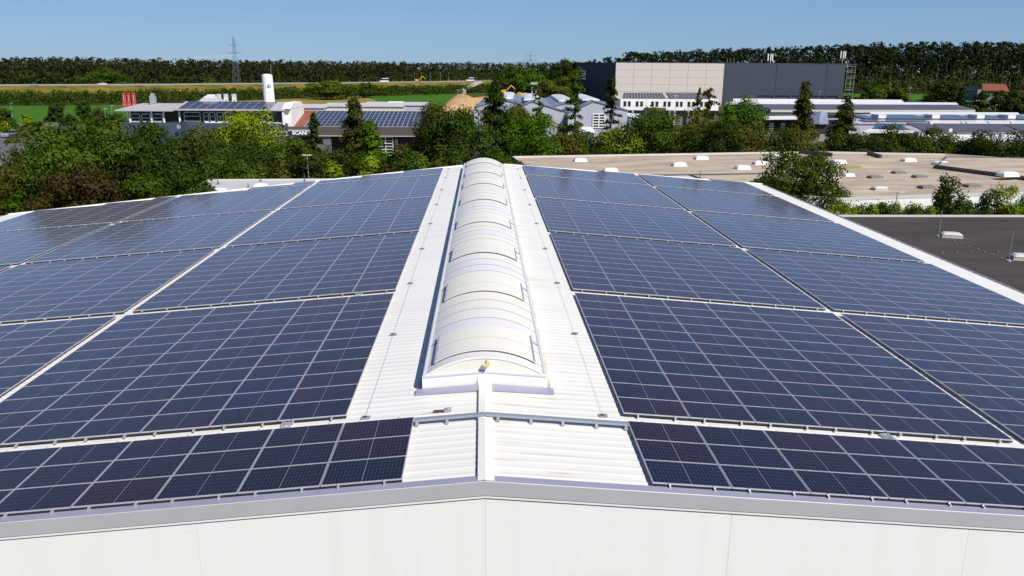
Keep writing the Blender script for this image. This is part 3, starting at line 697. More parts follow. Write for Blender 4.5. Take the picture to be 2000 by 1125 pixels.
for x, y, sc, lab in ((1133, 312, 1.15, 'white rooflight dome nearest the left end of the beige roof'), (1192, 332, 1.15, 'white dome just behind the back edge of the right solar slope'),
                  (1326, 321, 1.2, 'white dome in the middle of the beige roof, right of a dark stain'), (1369, 308, 1.2, 'white dome close to the back parapet, left half of the beige roof'),
                  (1450, 327, 1.2, 'white dome beside the long dark joint'), (1484, 318, 1.2, 'white dome standing left of the tall near tree'), (1516, 305, 1.2, 'white dome against the back parapet above the near tree'),
                  (1637, 316, 1.25, 'white dome right beside the crown of the near tree'), (1774, 312, 1.2, 'white dome near the back parapet, right half of the beige roof'),
                  (1836, 319, 1.25, 'white dome at the left end of the dark roof step'), (1657, 341, .85, 'small white dome right of the near tree'), (1631, 347, .7, 'small white dome half hidden by the near tree')):
    dome(DW, x, y, BZ, sc, lab, GW)
o = dome(DW, 1968, 341, 5.62, 1.35, 'large white dome on the raised strip at the right frame edge', GW)
for x, y, sc, lab in ((1755, 336, 1.0, 'grey hatch farthest back on the beige roof'), (1709, 345, 1.05, 'grey hatch right of the small white dome'), (1796, 344, 1.05, 'grey hatch in the middle of the beige roof right of two others'),
                  (1810, 365, 1.1, 'grey hatch right of the pale one, nearest row'), (1898, 362, 1.1, 'grey hatch behind the small round-crowned tree')):
    dome(DG, x, y, BZ, sc, lab, 'flat grey hatches on the beige roof')
o = dome(DB, 1717, 368, BZ, 1.0, 'pale grey hatch at the front of the beige roof', 'pale rooflights')
dome(DB, 1858, 460, 5.2, .95, 'pale rooflight on the black felt roof', 'pale rooflights', -.35)
dome(DB, 2000, 504, 5.2, 1.0, 'pale rooflight on the black felt roof cut by the right frame edge', 'pale rooflights', -.35)
for x, y, lab in ((428, 371, 'low white dome on the grey annex roof by the tree'), (510, 362, 'larger white dome on the grey annex roof')):
    dome(DW, x, y, 5.0, .95, lab, 'white domes on the annex')
# lightning rods and vent pipes
DKCONC = mat('weathered block', (.16, .13, .12), .9)
def rod(x, y, z, hgt, lab, r=.02, m_=ZINC, cat='lightning rod', name='lightning_rod', base=True):
    P_ = atz(x, y, z); T = thing(name, lab, cat, P_)
    q = MB(); q.tube(P_, P_+Vector((0, 0, hgt)), r, 6, r*.6); q.build('rod' if name == 'lightning_rod' else 'pipe', m_, T)
    q = MB(); q.tube(P_, P_+Vector((0, 0, .08)), max(.16, r*2), 10); q.build('base', CONC if m_ is ZINC else m_, T)
rod(1833, 462, 5.2, 2.0, 'thin rod rising beside the left pale rooflight on the black roof'); rod(1970, 510, 5.2, 2.0, 'thin rod left of the pale rooflight at the right edge')
rod(426, 360, 5.0, 1.1, 'dark vent pipe at the left of the grey annex roof', .06, DKGREY, 'vent pipe', 'vent_pipe'); rod(485, 367, 5.0, .5, 'short dark vent pipe between the two annex domes', .07, DKGREY, 'vent pipe', 'vent_pipe')
rod(509, 354, 5.0, .5, 'dark vent pipe behind the larger annex dome', .06, DKGREY, 'vent pipe', 'vent_pipe'); rod(595, 354, 5.0, .8, 'dark vent pipe beside the lamp post on the annex', .06, DKGREY, 'vent pipe', 'vent_pipe')
rod(1367, 348, 5.4, .9, 'short dark pipe on the small annex roof', .05, DKGREY, 'vent pipe', 'vent_pipe')
T = thing('rod_blocks', 'row of small grey concrete blocks along a conductor on the black roof', 'concrete blocks', atz(1896, 493, 5.2))
for i, (x, y) in enumerate(((1840, 494), (1868, 493), (1896, 493), (1923, 493), (1948, 492), (1862, 471), (1877, 477), (1893, 482), (1910, 487), (1956, 505), (1938, 499), (1982, 497))):
    P_ = atz(x, y, 5.2); q = MB(); q.cbox(P_, .17, .13, .07, i*.4); q.build('block', DKCONC, T)

# ------------------------------------------------------------------ buildings beyond the trees
def wall_poly(T, nm, pts, m_): 
    q = MB(); q.poly(pts); return q.build(nm, m_, T)
SM = MB(); 
def small_panel(w_, h_):
    q = MB(); q.box(0, w_-.06, 0, h_-.06, 0, .05, 0); q.poly([(.04, .04, .052), (w_-.1, .04, .052), (w_-.1, h_-.1, .052), (.04, h_-.1, .052)], 1)
    return q.mesh('solar_panel', [PFRAME, PVFAR])
PVFAR = mat('dark solar glass', (0.025, 0.028, 0.055), 0.12, rnd=1)
def pv_field(T, o, ux, uy, nx_, ny_, w_, h_, skip=()):
    "panels as parts laid on the plane through o along unit vectors ux, uy"
    n_ = ux.cross(uy).normalized(); me = small_panel(w_, h_); R_ = Matrix((ux, uy, n_)).transposed().to_euler(); b0 = wloc(T)
    for i in range(nx_):
        for j in range(ny_):
            if (i, j) in skip: continue
            p_ = o+ux*(i*w_)+uy*(j*h_)+n_*.08; link('solar_panel', me, T, p_-b0, R_)

# --- dealership with the long glazed upper floor
YD = 160.0
D = thing('dealership_building', 'long two storey building with a glazed upper floor, blue grey base and solar roof', 'building', (-60, YD, 0))
def pd(x, y, Y=YD): return at(x, y, Y)
xl, xm, xr_ = pd(246, 225).x, pd(352, 225).x, pd(556, 225).x
ze, zb_, = pd(400, 214).z, pd(400, 240).z
q = MB(); q.box(xl-1.5, xr_+.4, YD, YD+14, 0, zb_); q.build('base_storey', BLUEG, D)
q = MB(); q.box(xl, xr_, YD+1.0, YD+13, zb_, ze-.25); q.build('upper_wall', mat('dark upper wall', (0.05, 0.05, 0.055), .7), D)
q = MB(); q.slab([(xm-1, YD-.6, ze+.05), (xr_+.3, YD-.6, ze+.05), (xr_+.3, YD+6.5, ze+1.25), (xm-1, YD+6.5, ze+1.25)], .22)
q.slab([(xm-1, YD+6.5, ze+1.25), (xr_+.3, YD+6.5, ze+1.25), (xr_+.3, YD+14, ze+.1), (xm-1, YD+14, ze+.1)], .22); q.build('roof', METALB, D)
q = MB(); q.slab([(xl-1.8, YD-.6, ze-.15), (xm-1.02, YD-.6, ze-.15), (xm-1.02, YD+9, ze+.75), (xl-.3, YD+9, ze+.75)], .2); q.build('roof', METALB, D)
for x, y, w2, h2 in ((300, 205, 1.0, 2.3),): 
    p_ = pd(x, 205, YD+7); q = MB(); q.cbox((p_.x, YD+7, ze+.3), 1.0, 1.0, 2.0); q.cbox((p_.x, YD+7, ze+2.3), .6, .6, .5); q.build('vent_stack', ZINC, D)
p_ = pd(387, 205); q = MB(); q.loft([[(p_.x-2.4, YD+6.2, ze+1.0), (p_.x+2.4, YD+6.2, ze+1.0), (p_.x+2.4, YD+10, ze+1.0), (p_.x-2.4, YD+10, ze+1.0)], [(p_.x-1, YD+7.4, ze+2.3), (p_.x+1, YD+7.4, ze+2.3), (p_.x+1, YD+8.6, ze+2.3), (p_.x-1, YD+8.6, ze+2.3)]]); q.build('pyramid_rooflight', METALB, D)
q = MB(); q.slab([(p_.x-1.0, YD+7.0, ze+2.05), (p_.x+1.0, YD+7.0, ze+2.05), (p_.x+.8, YD+8.3, ze+2.55), (p_.x-.8, YD+8.3, ze+2.55)], .1); q.build('rooflight_hatch', FRAMEW, D)
s_ = math.atan2(1.2, 7.1); ux, uy = Vector((1, 0, 0)), Vector((0, math.cos(s_), math.sin(s_)))
npan = int((xr_-1.0-xm)/1.75); pv_field(D, Vector((xm-.2, YD-.3, ze+.1)), ux, uy, npan, 4, 1.75, 1.6)
# windows of the upper floor
for xa, xb in ((256, 274), (277, 294), (298, 318), (360, 392), (398, 408), (410, 421), (424, 437), (440, 452), (478, 488), (500, 511), (513, 523), (523.5, 533)):
    a, c = pd(xa, 230, YD+.97).x, pd(xb, 230, YD+.97).x; z0, z1 = zb_+.05, pd(500, 221).z+.1
    if xa < 340: z1 = ze-.9
    W = MB(); t_ = .12
    W.box(a, c, YD+.88, YD+.98, z0, z0+t_*2); W.box(a, c, YD+.88, YD+.98, z1-t_, z1); W.box(a, a+t_, YD+.88, YD+.98, z0, z1); W.box(c-t_, c, YD+.88, YD+.98, z0, z1)
    W.box(a, c, YD+.88, YD+.97, z1-.85, z1-.75)
    wo = W.build('window', FRAMEW, D); G = MB(); G.poly([(a+t_, YD+.94, z0+t_), (c-t_, YD+.94, z0+t_), (c-t_, YD+.94, z1-t_), (a+t_, YD+.94, z1-t_)]); G.build('pane', GLASS, wo)
for x in (254, 296, 320, 351): 
    a = pd(x, 230, YD+.5).x; q = MB(); q.box(a-.15, a+.15, YD+.4, YD+.7, zb_, ze-.2); q.build('post', FRAMEW, D)
q = MB(); a, c = pd(322, 230).x, pd(350, 230).x; q.box(a, c, YD+.9, YD+.98, zb_, ze-.5); q.build('dark_panel', GLASS, D)
# curved balcony and white balcony edge
q = MB(); a, c = pd(352, 240).x, pd(392, 240).x; ring = []
for i in range(9):
    t_ = i/8; ring.append((a+(c-a)*t_, YD-.6*math.sin(math.pi*t_)-.2))
for (x0, y0), (x1, y1) in zip(ring[:-1], ring[1:]): q.hexa([(x0, y0, zb_-2.0), (x1, y1, zb_-2.0), (x1, YD+.2, zb_-2.0), (x0, YD+.2, zb_-2.0), (x0, y0, zb_+.3), (x1, y1, zb_+.3), (x1, YD+.2, zb_+.3), (x0, YD+.2, zb_+.3)])
q.build('curved_balcony', BLUEG, D)
q = MB(); q.box(pd(400, 238).x, xr_, YD-.05, YD+.1, zb_-.02, zb_+.12); q.build('balcony_edge', FRAMEW, D)
for x in (372, 379, 515, 534):
    a = pd(x, 258).x; z0, z1 = pd(x, 264).z, pd(x, 254.5).z; W = MB()
    W.box(a-.5, a-.3, YD-.06, YD+.02, z0, z1); W.box(a+.35, a+.55, YD-.06, YD+.02, z0, z1); W.box(a-.3, a+.35, YD-.06, YD+.02, z0, z0+.15)
    wo = W.build('window', FRAMEW, D); G = MB(); G.poly([(a-.3, YD-.02, z0+.1), (a+.35, YD-.02, z0+.1), (a+.35, YD-.02, z1), (a-.3, YD-.02, z1)]); G.build('pane', GLASS, wo)
# white gable at the right end
q = MB(); a = pd(553, 240).x; zt = pd(563, 199, YD+6).z
q.box(a, a+.35, YD-.4, YD+4, zb_-.3, zt-1.0); q.loft([[(a, YD-.4, zt-1.05), (a+1.6, YD-.4, zt-1.05), (a+1.6, YD+12, zt-1.05), (a, YD+12, zt-1.05)], [(a, YD+2.5, zt), (a+1.6, YD+2.5, zt), (a+1.6, YD+9.5, zt), (a, YD+9.5, zt)]]); q.box(a, a+1.55, YD+.5, YD+12, zb_-3, zt-1.05); q.build('gable_wall', WALLW, D)
p_ = pd(353, 247); q = MB(); 
rings = [[(p_.x+math.cos(u)*r_, YD-1.0+dy, p_.z+math.sin(u)*r_) for u in [i*math.pi/6 for i in range(12)]] for r_, dy in ((.2, .12), (.32, .03), (.42, -.08))]
T = thing('satellite_dish', 'round pale satellite dish on the blue grey balcony front', 'satellite dish', (p_.x, YD-.9, p_.z)); q.loft(rings); q.build('dish', ZINC, T); q = MB(); q.tube((p_.x, YD-.88, p_.z), (p_.x, YD-.1, p_.z-.1), .04); q.build('arm', DKGREY, T)

# --- sign: navy board, shield emblem and lettering
def text(body, h_, p_, m_, parent, name, rot=(math.pi/2, 0, 0), bold=.0, extr=.03, sx=1.0):
    cu = bpy.data.curves.new(name, 'FONT'); cu.body = body; cu.size = h_; cu.extrude = extr; cu.offset = bold
    tmp = bpy.data.objects.new('tmp', cu); me = bpy.data.meshes.new_from_object(tmp); bpy.data.objects.remove(tmp)
    me.materials.clear(); me.materials.append(m_)
    if sx != 1.0:
        for v_ in me.vertices: v_.co.x *= sx
    return link(name, me, parent, Vector(p_)-wloc(parent), rot)
NAVY = mat('navy sign', (0.012, 0.025, 0.085), 0.4)
a0, a1 = pd(561, 260, YD-.95).x, pd(604, 260, YD-.95).x; z0, z1 = pd(580, 263.5, YD-.95).z, pd(580, 255, YD-.95).z
S_ = thing('shop_sign', 'navy fascia sign with bold white letters beside a round shield emblem', 'sign', ((a0+a1)/2, YD-.5, z0))
q = MB(); q.box(a0+.2, a1+1.2, YD-.95, YD-.75, z0, z1); q.build('board', NAVY, S_)
text('SCANIA', (z1-z0)*1.12, (a0+.95, YD-.97, z0+.08), mat('white letter', (.85, .85, .88), .4), S_, 'lettering', bold=.035, sx=1.12)
q = MB(); q.box(a0+.2, a1+1.2, YD-1.0, YD-.7, z1, z1+.1); q.build('trim', FRAMEW, S_)
ec = pd(556, 261, YD-.95); q = MB()
def disc(mb_, c, r_, y_, th, n_=20, pinch=0):
    ring = [(c.x+math.cos(u)*r_*(1-.12*(math.sin(u) < -.3)*pinch), y_, c.z+math.sin(u)*r_) for u in [2*math.pi*i/n_ for i in range(n_)]]
    mb_.loft([ring, [(x, y2+th, z) for x, y2, z in ring]])
disc(q, ec, .52, YD-1.02, .6, pinch=1); q.build('emblem_rim', mat('pale rim', (.7, .68, .7), .3), S_)
q = MB(); disc(q, ec, .43, YD-1.05, .05, pinch=1); q.build('emblem', NAVY, S_)
RED = mat('sign red', (0.50, 0.03, 0.04), .5); q = MB()
for k_, (dx, dz, w2, h2) in enumerate(((0, .0, .14, .5), (-.12, .08, .12, .22), (.12, .04, .1, .3), (.05, .24, .18, .1), (0, -.22, .2, .12))): q.box(ec.x+dx-w2/2, ec.x+dx+w2/2, YD-1.07-.003*k_, YD-1.052, ec.z+dz-h2/2, ec.z+dz+h2/2)
q.build('emblem_crest', RED, S_)

# --- workshop with the solar roof and roller doors
WK = thing('workshop_building', 'workshop hall with a gridded solar roof, brown strip and dark bays', 'building', (-30, YD, 0))
wx0, wx1 = pd(600, 246).x, pd(836, 246).x; zf1, zf0 = pd(700, 247.5).z, pd(700, 264.5).z; xb0 = pd(563, 246).x
zrt = at(700, 216.5, YD+14).z
q = MB(); q.box(xb0-.3, wx1+3, YD-.6, YD-.3, zf0, zf1); q.build('fascia', mat('brown grey fascia', (0.085, 0.07, 0.068), .7), WK)
q = MB(); q.box(xb0-.3, wx1+3, YD-.68, YD-.28, zf0-.12, zf0); q.build('trim', TRIM, WK)
q = MB(); q.slab([(wx0-.6, YD-.3, zf1+.02), (wx1+3, YD-.3, zf1+.02), (wx1+3, YD+14, zrt-.08), (wx0-.6, YD+14, zrt-.08)], .2); q.build('roof', METALB, WK)
q = MB(); q.slab([(xb0+.2, YD-.3, zf1-.6), (wx0-.62, YD-.3, zf1-.6), (wx0-.62, YD+14, zrt), (xb0+.2, YD+14, zrt)], .2); q.build('roof', mat('red brown roofing', (0.24, 0.07, 0.045), .75, noise=.15, nscale=.6), WK, label='red brown roof strip')
sl_ = math.atan2(zrt-.08-zf1, 14.3); uy = Vector((0, math.cos(sl_), math.sin(sl_)))
pv_field(WK, Vector((wx0-.4, YD-.2, zf1+.02)), Vector((1, 0, 0)), uy, 26, 6, 1.0*((wx1+1-wx0)/26), 2.35)
q = MB(); q.box(xb0, wx1+3, YD+8, YD+13, 0, zf1-.5); q.build('rear_wall', DKGREY, WK)
for xa, xb in ((612, 647), (772, 777), (832, 842)):
    a, c = pd(xa, 280).x, pd(xb, 280).x; q = MB(); q.box(a, c, YD-.2, YD+.4, 0, zf0-.12); q.build('pillar', mat('grey pillar', (0.13, 0.135, 0.15), .7) if xa == 612 else DKGREY, WK)
a, c = pd(738, 280).x, pd(768, 280).x; dr_ = MB(); dr_.box(a, c, YD+.1, YD+.14, 0, zf0-.2); do = dr_.build('roller_door', GLASS, WK)
q = MB()
for i in range(8): q.box(a, c, YD+.03, YD+.1, i*.58, i*.58+.10)
for x_ in (a, (a+c)/2-.05, c-.1): q.box(x_, x_+.1, YD+.02, YD+.1, 0, zf0-.2)
q.build('glazing_grid', FRAMEW, do)
# low roofs behind the workshop
for (x0, x1, y0_, y1_, Y_, m_, lab) in ((630, 785, 212.5, 208, 195, mat('cream roof wall', (.62, .58, .5), .7), 'low cream wall and roof behind the workshop'), (710, 832, 210, 205.5, 215, METALB, 'low grey blue roof behind the workshop on the right'), (568, 632, 214.5, 211, 190, TRIM, 'low grey roof behind the red brown roof strip')):
    A, B = at(x0, y0_, Y_), at(x1, y0_, Y_); T = thing('low_building', lab, 'building', ((A.x+B.x)/2, Y_, 0)); zt = at(x0, y1_, Y_).z
    q = MB(); q.box(A.x, B.x, Y_, Y_+10, 0, zt); q.build('wall', m_, T); q = MB(); q.slab([(A.x-.3, Y_-.3, zt+.2), (B.x+.3, Y_-.3, zt+.2), (B.x+.3, Y_+10, zt+.5), (A.x-.3, Y_+10, zt+.5)], .2); q.build('roof', GRYR, T)
T = thing('roof_hut', 'small white roof hut on the grey blue building', 'roof hut', at(775, 204, 218)); A = at(760, 203, 218); B = at(784, 203, 218); q = MB(); q.box(A.x, B.x, 218, 221, at(770, 207, 218).z-.6, at(770, 200.5, 218).z); q.build('box', METALB, T); q = MB(); q.box(A.x-.3, B.x+.3, 217.7, 221.3, at(770, 200.5, 218).z, at(770, 199.6, 218).z+.1); q.build('cap', FRAMEW, T)

# --- white sign tower
TX = at(526, 200, 172); tw = 1.35; zt = at(524, 146.5, 172).z
TW = thing('sign_tower', 'tall white cylindrical tower with a round blue emblem above the long building', 'tower', (TX.x, 172, 0))
q = MB(); q.tube((TX.x+.3, 172, 0), (TX.x-.1, 172, zt), tw*.86, 28, tw*.80); smooth_o = q.build('shaft', mat('white tower skin', (.82, .82, .83), .45), TW)
q = MB(); q.tube((TX.x-.1, 172, zt), (TX.x-.1, 172, zt+.22), tw*.80, 28, tw*.35); q.build('cap', WHITE, TW)
q = MB(); q.tube((TX.x+.8, 172, zt), (TX.x+.8, 172, zt+2.2), .03, 5); q.build('rod', ZINC, TW)
BL = mat('emblem blue', (.02, .10, .35), .4)
def on_tower(mb_, cx_ang, z, w_, h_, rr, n_=12, ell=True):
    pts_ = []
    for i in range(n_):
        u = 2*math.pi*i/n_
        dx, dz = (math.cos(u)*w_/2, math.sin(u)*h_/2) if ell else ((w_/2*(1 if i in (0, 3) else -1)), h_/2*(1 if i in (0, 1) else -1))
        al = cx_ang+dx/rr; pts_.append((TX.x+.02+math.sin(al)*rr, 172-math.cos(al)*rr, z+dz))
    mb_.poly(pts_)
def zt_at(y_): return at(526, y_, 171).z
q = MB(); on_tower(q, .38, zt_at(168.5), .72, .76, tw*.83+.02); q.build('emblem', BL, TW)
q = MB(); on_tower(q, .42, zt_at(168.5), .22, .46, tw*.83+.04, 8); q.build('emblem_mark', FRAMEW, TW)
q = MB(); on_tower(q, -1.05, zt_at(168.5), .8, .8, tw*.83+.02); q.build('emblem', mat('dark emblem', (.03, .03, .06), .4), TW)
LG = mat('letter grey', (.45, .47, .5), .5)
for k_, ch_ in enumerate('LIQU'):
    zc = zt_at(178+6.4*k_); q = MB()
    rr = tw*.84+.02
    strokes = {'L': ((-.22, 0, .06, .6), (0, -.27, .44, .07)), 'I': ((0, 0, .06, .6),), 'Q': ((-.22, 0, .06, .6), (.22, 0, .06, .6), (0, .27, .44, .06), (0, -.27, .44, .06)), 'U': ((-.22, 0, .06, .6), (.22, 0, .06, .6), (0, -.27, .44, .06))}[ch_]
    for dx, dz, w2, h2 in strokes: on_tower(q, .42+(-dz)/rr, zc+dx, h2, w2, rr, 4, False)
    q.build('letter', LG, TW)
    q = MB()
    for dx, dz, w2, h2 in strokes: on_tower(q, -1.05+(-dz)/rr, zc+dx, h2, w2*1.6, rr, 4, False)
    q.build('letter', DKGREY, TW)

# --- banner flags
def flag(x0, x1, yt, ybm, Y_, m_, ink, lab, grp, txt):
    A, B = at(x0, yt, Y_), at(x1, ybm, Y_); T = thing('banner_flag', lab, 'flag', (A.x, Y_, 0), grp); w_ = (B.x-A.x); 
    q = MB(); q.tube((B.x, Y_, 0), (B.x, Y_, A.z+.1), .025, 6, .02); q.build('pole', ZINC, T)
    q = MB(); nseg = 5; r0 = []
    for i in range(nseg+1):
        t_ = i/nseg; zz_ = A.z+(B.z-A.z)*t_; r0.append([(A.x, Y_+.12*math.sin(t_*5), zz_), (B.x-.02, Y_, zz_)])
    for a, b2 in zip(r0[:-1], r0[1:]): q.poly([b2[0], b2[1], a[1], a[0]]); q.poly([(x, y+.015, z) for x, y, z in (a[0], a[1], b2[1], b2[0])])
    q.build('cloth', m_, T)
    q = MB(); cx_ = (A.x+B.x)/2; H_ = A.z-B.z
    for zc, w2 in txt:
        q.box(cx_-w_*w2/2, cx_+w_*w2/2, Y_-.16, Y_-.15, B.z+H_*zc-.06, B.z+H_*zc+.06)
    q.build('print', ink, T)
FR = mat('red flag cloth', (.62, .035, .05), .7); FWt = mat('white flag cloth', (.72, .74, .78), .7)
vt = [(.80-.075*i, .16) for i in range(6)]+[(.16, .3)]
for i, (a, c, l_) in enumerate(((237.5, 247.5, 'left'), (246.8, 256, 'middle'), (256.2, 266.5, 'right'))): flag(a, c, 181, 208, 185, FR, FRAMEW, '%s red banner flag with white print at the end of the long building' % l_, 'red banner flags', vt)
for i, (a, c, l_) in enumerate(((422, 433.5, 'left'), (436, 447, 'middle'), (452, 463, 'right'))): flag(a, c, 183.5, 204, 180, FWt, NAVY, '%s white banner flag above the solar roof of the long building' % l_, 'white banner flags', [(.18, .55), (.32, .3), (.4, .3)])

# --- three grey gabled halls in the middle
GREYW = mat('pale grey cladding', (0.40, 0.42, 0.49), .6, noise=.04, nscale=.5); GREYR = mat('grey metal roof', (0.22, 0.25, 0.34), .5, .2, noise=.06, nscale=.3)
def gable_hall(label, xl_, xr2, xp, yel, yer, yp, Yf, depth, wallm, roofm, base=0, skyl=None, skew=0.0):
    "gable front at Yf: eaves at pixel (xl_, yel) and (xr2, yer), peak at (xp, yp)"
    A, B, Pk = at(xl_, yel, Yf), at(xr2, yer, Yf), at(xp, yp, Yf); T = thing('gabled_hall', label, 'hall', ((A.x+B.x)/2, Yf, 0))
    k_ = Vector((skew*depth, depth, 0)); up = Vector((0, 0, 1))
    q = MB(); q.poly([(A.x, Yf, 0), (B.x, Yf, 0), B, Pk, A]); q.build('front_wall', wallm, T)
    q = MB(); q.poly([(A.x, Yf, 0), A, A+k_, (A.x+k_.x, Yf+depth, 0)]); q.poly([(B.x, Yf, 0), (B.x+k_.x, Yf+depth, 0), B+k_, B]); q.build('side_wall', wallm, T)
    ov = Vector((0, -.3, 0))
    for P_, Q_ in ((A, Pk), (Pk, B)):
        q = MB(); q.slab([P_+ov+up*.2, Q_+ov+up*.2, Q_+k_+up*.2, P_+k_+up*.2], .18); q.build('roof', roofm, T)
    if skyl:
        q = MB(); w_ = skyl; s0, s1 = .15, .95
        a_, b2 = Pk+k_*s0, Pk+k_*s1; rings = []
        for c_ in (a_, b2): rings.append([(c_.x-w_, c_.y, c_.z-.1), (c_.x+w_, c_.y, c_.z-.1), (c_.x+w_*.9, c_.y, c_.z+.25), (c_.x+w_*.4, c_.y, c_.z+.5), (c_.x-w_*.4, c_.y, c_.z+.5), (c_.x-w_*.9, c_.y, c_.z+.25)])
        q.loft(rings); q.build('ridge_rooflight', DOMEM, T)
    return T
gable_hall('pale grey gabled hall behind the tall dark tree', 926, 1038, 985, 209, 209, 195, 222, 60, GREYW, GREYR, skyl=2.2, skew=.05)
gable_hall('grey gabled hall between the tall dark tree and the thin sparse trees', 1005, 1100, 1040, 214, 217, 198, 215, 55, GREYW, GREYR, skyl=2.4, skew=.05)
gable_hall('grey gabled hall with the widest roof in the middle of the group', 1058, 1168, 1112, 213, 218, 200, 219, 55, GREYW, GREYR, skyl=2.4, skew=.03)
H4 = gable_hall('grey gabled hall with a gridded gate at the right of the group', 1110, 1226, 1160, 221, 216, 198, 212, 50, GREYW, GREYR, skyl=2.4, skew=.03)
a, c = at(1158, 240, 211.9).x, at(1181, 240, 211.9).x; z1, z0 = at(1170, 222.5, 211.9).z, at(1170, 249, 211.9).z
gt_ = MB(); gt_.box(a, c, 211.85, 211.95, z0, z1); go = gt_.build('gate', GLASS, H4); q = MB()
for i in range(6): zz_ = z0+(z1-z0)*i/5; q.box(a, c, 211.75, 211.85, zz_-.12, zz_+.12)
for i in range(3): xx = a+(c-a)*i/2; q.box(xx-.12, xx+.12, 211.74, 211.84, z0, z1)
q.build('gate_grid', FRAMEW, go)
# --- white office with paired windows
OF = thing('office_building', 'white two storey office block with paired windows and dark tiled solar roofs', 'building', (75, 262, 0))
ox0, ox1 = at(1212, 200, 262).x, at(1404, 200, 262).x; oz1, oz0 = at(1300, 193.5, 262).z, at(1300, 215.5, 262).z
q = MB(); q.box(ox0, ox1, 262, 274, oz0, oz1); q.build('upper_storey', WALLW, OF)
q = MB(); q.box(ox0+.3, ox1-.3, 263.5, 273.5, 0, oz0); q.build('ground_floor', mat('grey ground floor', (.16, .17, .2), .6), OF)
for xx in (1236, 1262, 1308, 1318, 1345, 1372): a = at(xx, 220, 262).x; q = MB(); q.box(a-.3, a+.3, 262.1, 262.7, 0, oz0); q.build('pillar', GREYW, OF)
for x0, x1 in ((1218, 1231.5), (1242, 1255.5), (1272, 1285.5), (1296, 1309.5), (1320, 1333), (1343, 1357), (1368, 1381)):
    for a_, b2 in ((x0, x0+(x1-x0)*.36), (x1-(x1-x0)*.36, x1)):
        a, c = at(a_, 204, 262).x, at(b2, 204, 262).x; z0, z1 = at(1300, 208, 262).z, at(1300, 198.5, 262).z
        W = MB(); W.box(a-.1, c+.1, 261.93, 262.0, z0-.12, z1+.1); wo = W.build('window', mat('grey window frame', (.5, .5, .52), .5) if x0 == 1218 else bpy.data.materials['grey window frame'], OF)
        G = MB(); G.poly([(a, 261.92, z0), (c, 261.92, z0), (c, 261.92, z1), (a, 261.92, z1)]); G.build('pane', GLASS, wo)
TILE = mat('dark solar roof', (0.10, 0.09, 0.095), .45, noise=.1, nscale=1)
for x0, x1, x2, x3 in ((1214, 1300, 1293, 1212), (1306, 1388, 1377, 1294)):
    A, B, Cc, Dd = at(x0+2, 192, 262.5), at(x1, 192, 262.5), at(x2, 181, 270), at(x3+6, 181, 270); T_ = MB(); T_.slab([A, B, Cc, Dd], .25); T_.build('roof', TILE, OF)
    q = MB(); 
    for i in range(1, 14):
        p0, p1 = A.lerp(B, i/14), Dd.lerp(Cc, i/14); q.slab([p0+Vector((-.06, 0, .05)), p0+Vector((.06, 0, .05)), p1+Vector((.06, 0, .05)), p1+Vector((-.06, 0, .05))], .04)
    q.build('roof_batten', METALB, OF)
# sign board on the office forecourt
T = thing('forecourt_board', 'brown green board half hidden by foliage in front of the white office', 'sign board', at(1278, 222, 250)); A, B = at(1258, 217, 250), at(1301, 210.5, 250); q = MB(); q.box(A.x, B.x, 250, 250.6, A.z, B.z); q.build('board', mat('board brown', (.11, .10, .04), .7), T)
q = MB(); q.box(A.x+.5, A.x+.7, 250.1, 250.4, 0, A.z); q.box(B.x-.7, B.x-.5, 250.1, 250.4, 0, A.z); q.build('post', DKGREY, T)

# --- the very large three-tone warehouse
YB = 400
BW = thing('high_bay_warehouse', 'very large box-shaped warehouse, navy, cream and slate grey from left to right', 'warehouse', (100, YB, 0))
c0, c1, c2, c3 = at(1125, 122, YB+14), at(1203, 122, YB), at(1415, 124, YB), at(1652, 126, YB); zt = c1.z
NV = mat('navy cladding', (0.010, 0.012, 0.035), .5); CR = mat('cream cladding', (0.62, 0.56, 0.52), .6, noise=.02, nscale=.2); SLT = mat('slate cladding', (0.045, 0.055, 0.085), .55, noise=.05, nscale=.1)
q = MB(); q.poly([(c0.x, YB+14, 0), (c1.x, YB, 0), (c1.x, YB, zt), (c0.x, YB+14, zt)]); q.poly([(c0.x, YB+14, 0), (c0.x, YB+14, zt), (c0.x, YB+90, zt), (c0.x, YB+90, 0)]); q.build('navy_wall', NV, BW)
nb = 6
for i in range(nb):
    for j in range(6):
        xa, xb = c1.x+(c2.x-c1.x)*i/nb, c1.x+(c2.x-c1.x)*(i+1)/nb; za, zb2 = zt*j/6, zt*(j+1)/6
        q = MB(); q.box(xa+.05, xb-.05, YB-.25, YB, za+.03, zb2-.03); q.build('facade_panel', CR, BW)
q = MB(); q.poly([(c1.x, YB, 0), (c2.x, YB, 0), (c2.x, YB, zt-.1), (c1.x, YB, zt-.1)]); q.build('cream_backing', mat('joint shade', (.35, .32, .30), .8), BW)
jx = [c2.x, at(1527, 150, YB).x-3, at(1614, 150, YB).x, c3.x]
for xa, xb in zip(jx[:-1], jx[1:]):
    q = MB(); q.box(xa+.08, xb-.08, YB-.25, YB, 0, zt); q.build('facade_panel', SLT, BW)
q = MB(); q.poly([(c3.x, YB, 0), (c3.x, YB+90, 0), (c3.x, YB+90, zt), (c3.x, YB, zt)]); q.poly([(c2.x, YB+.02, 0), (c3.x, YB+.02, 0), (c3.x, YB+.02, zt-.2), (c2.x, YB+.02, zt-.2)]); q.build('side_wall', NV, BW)
q = MB(); q.poly([(c0.x, YB+14, zt), (c1.x, YB, zt), (c3.x, YB, zt), (c3.x, YB+90, zt), (c0.x, YB+90, zt)]); q.build('roof', CONC, BW)
q = MB(); q.box(c1.x, c3.x, YB-.35, YB+.1, zt, zt+.25); q.build('parapet', mat('dark trim', (.08, .08, .1), .5), BW)
q = MB()
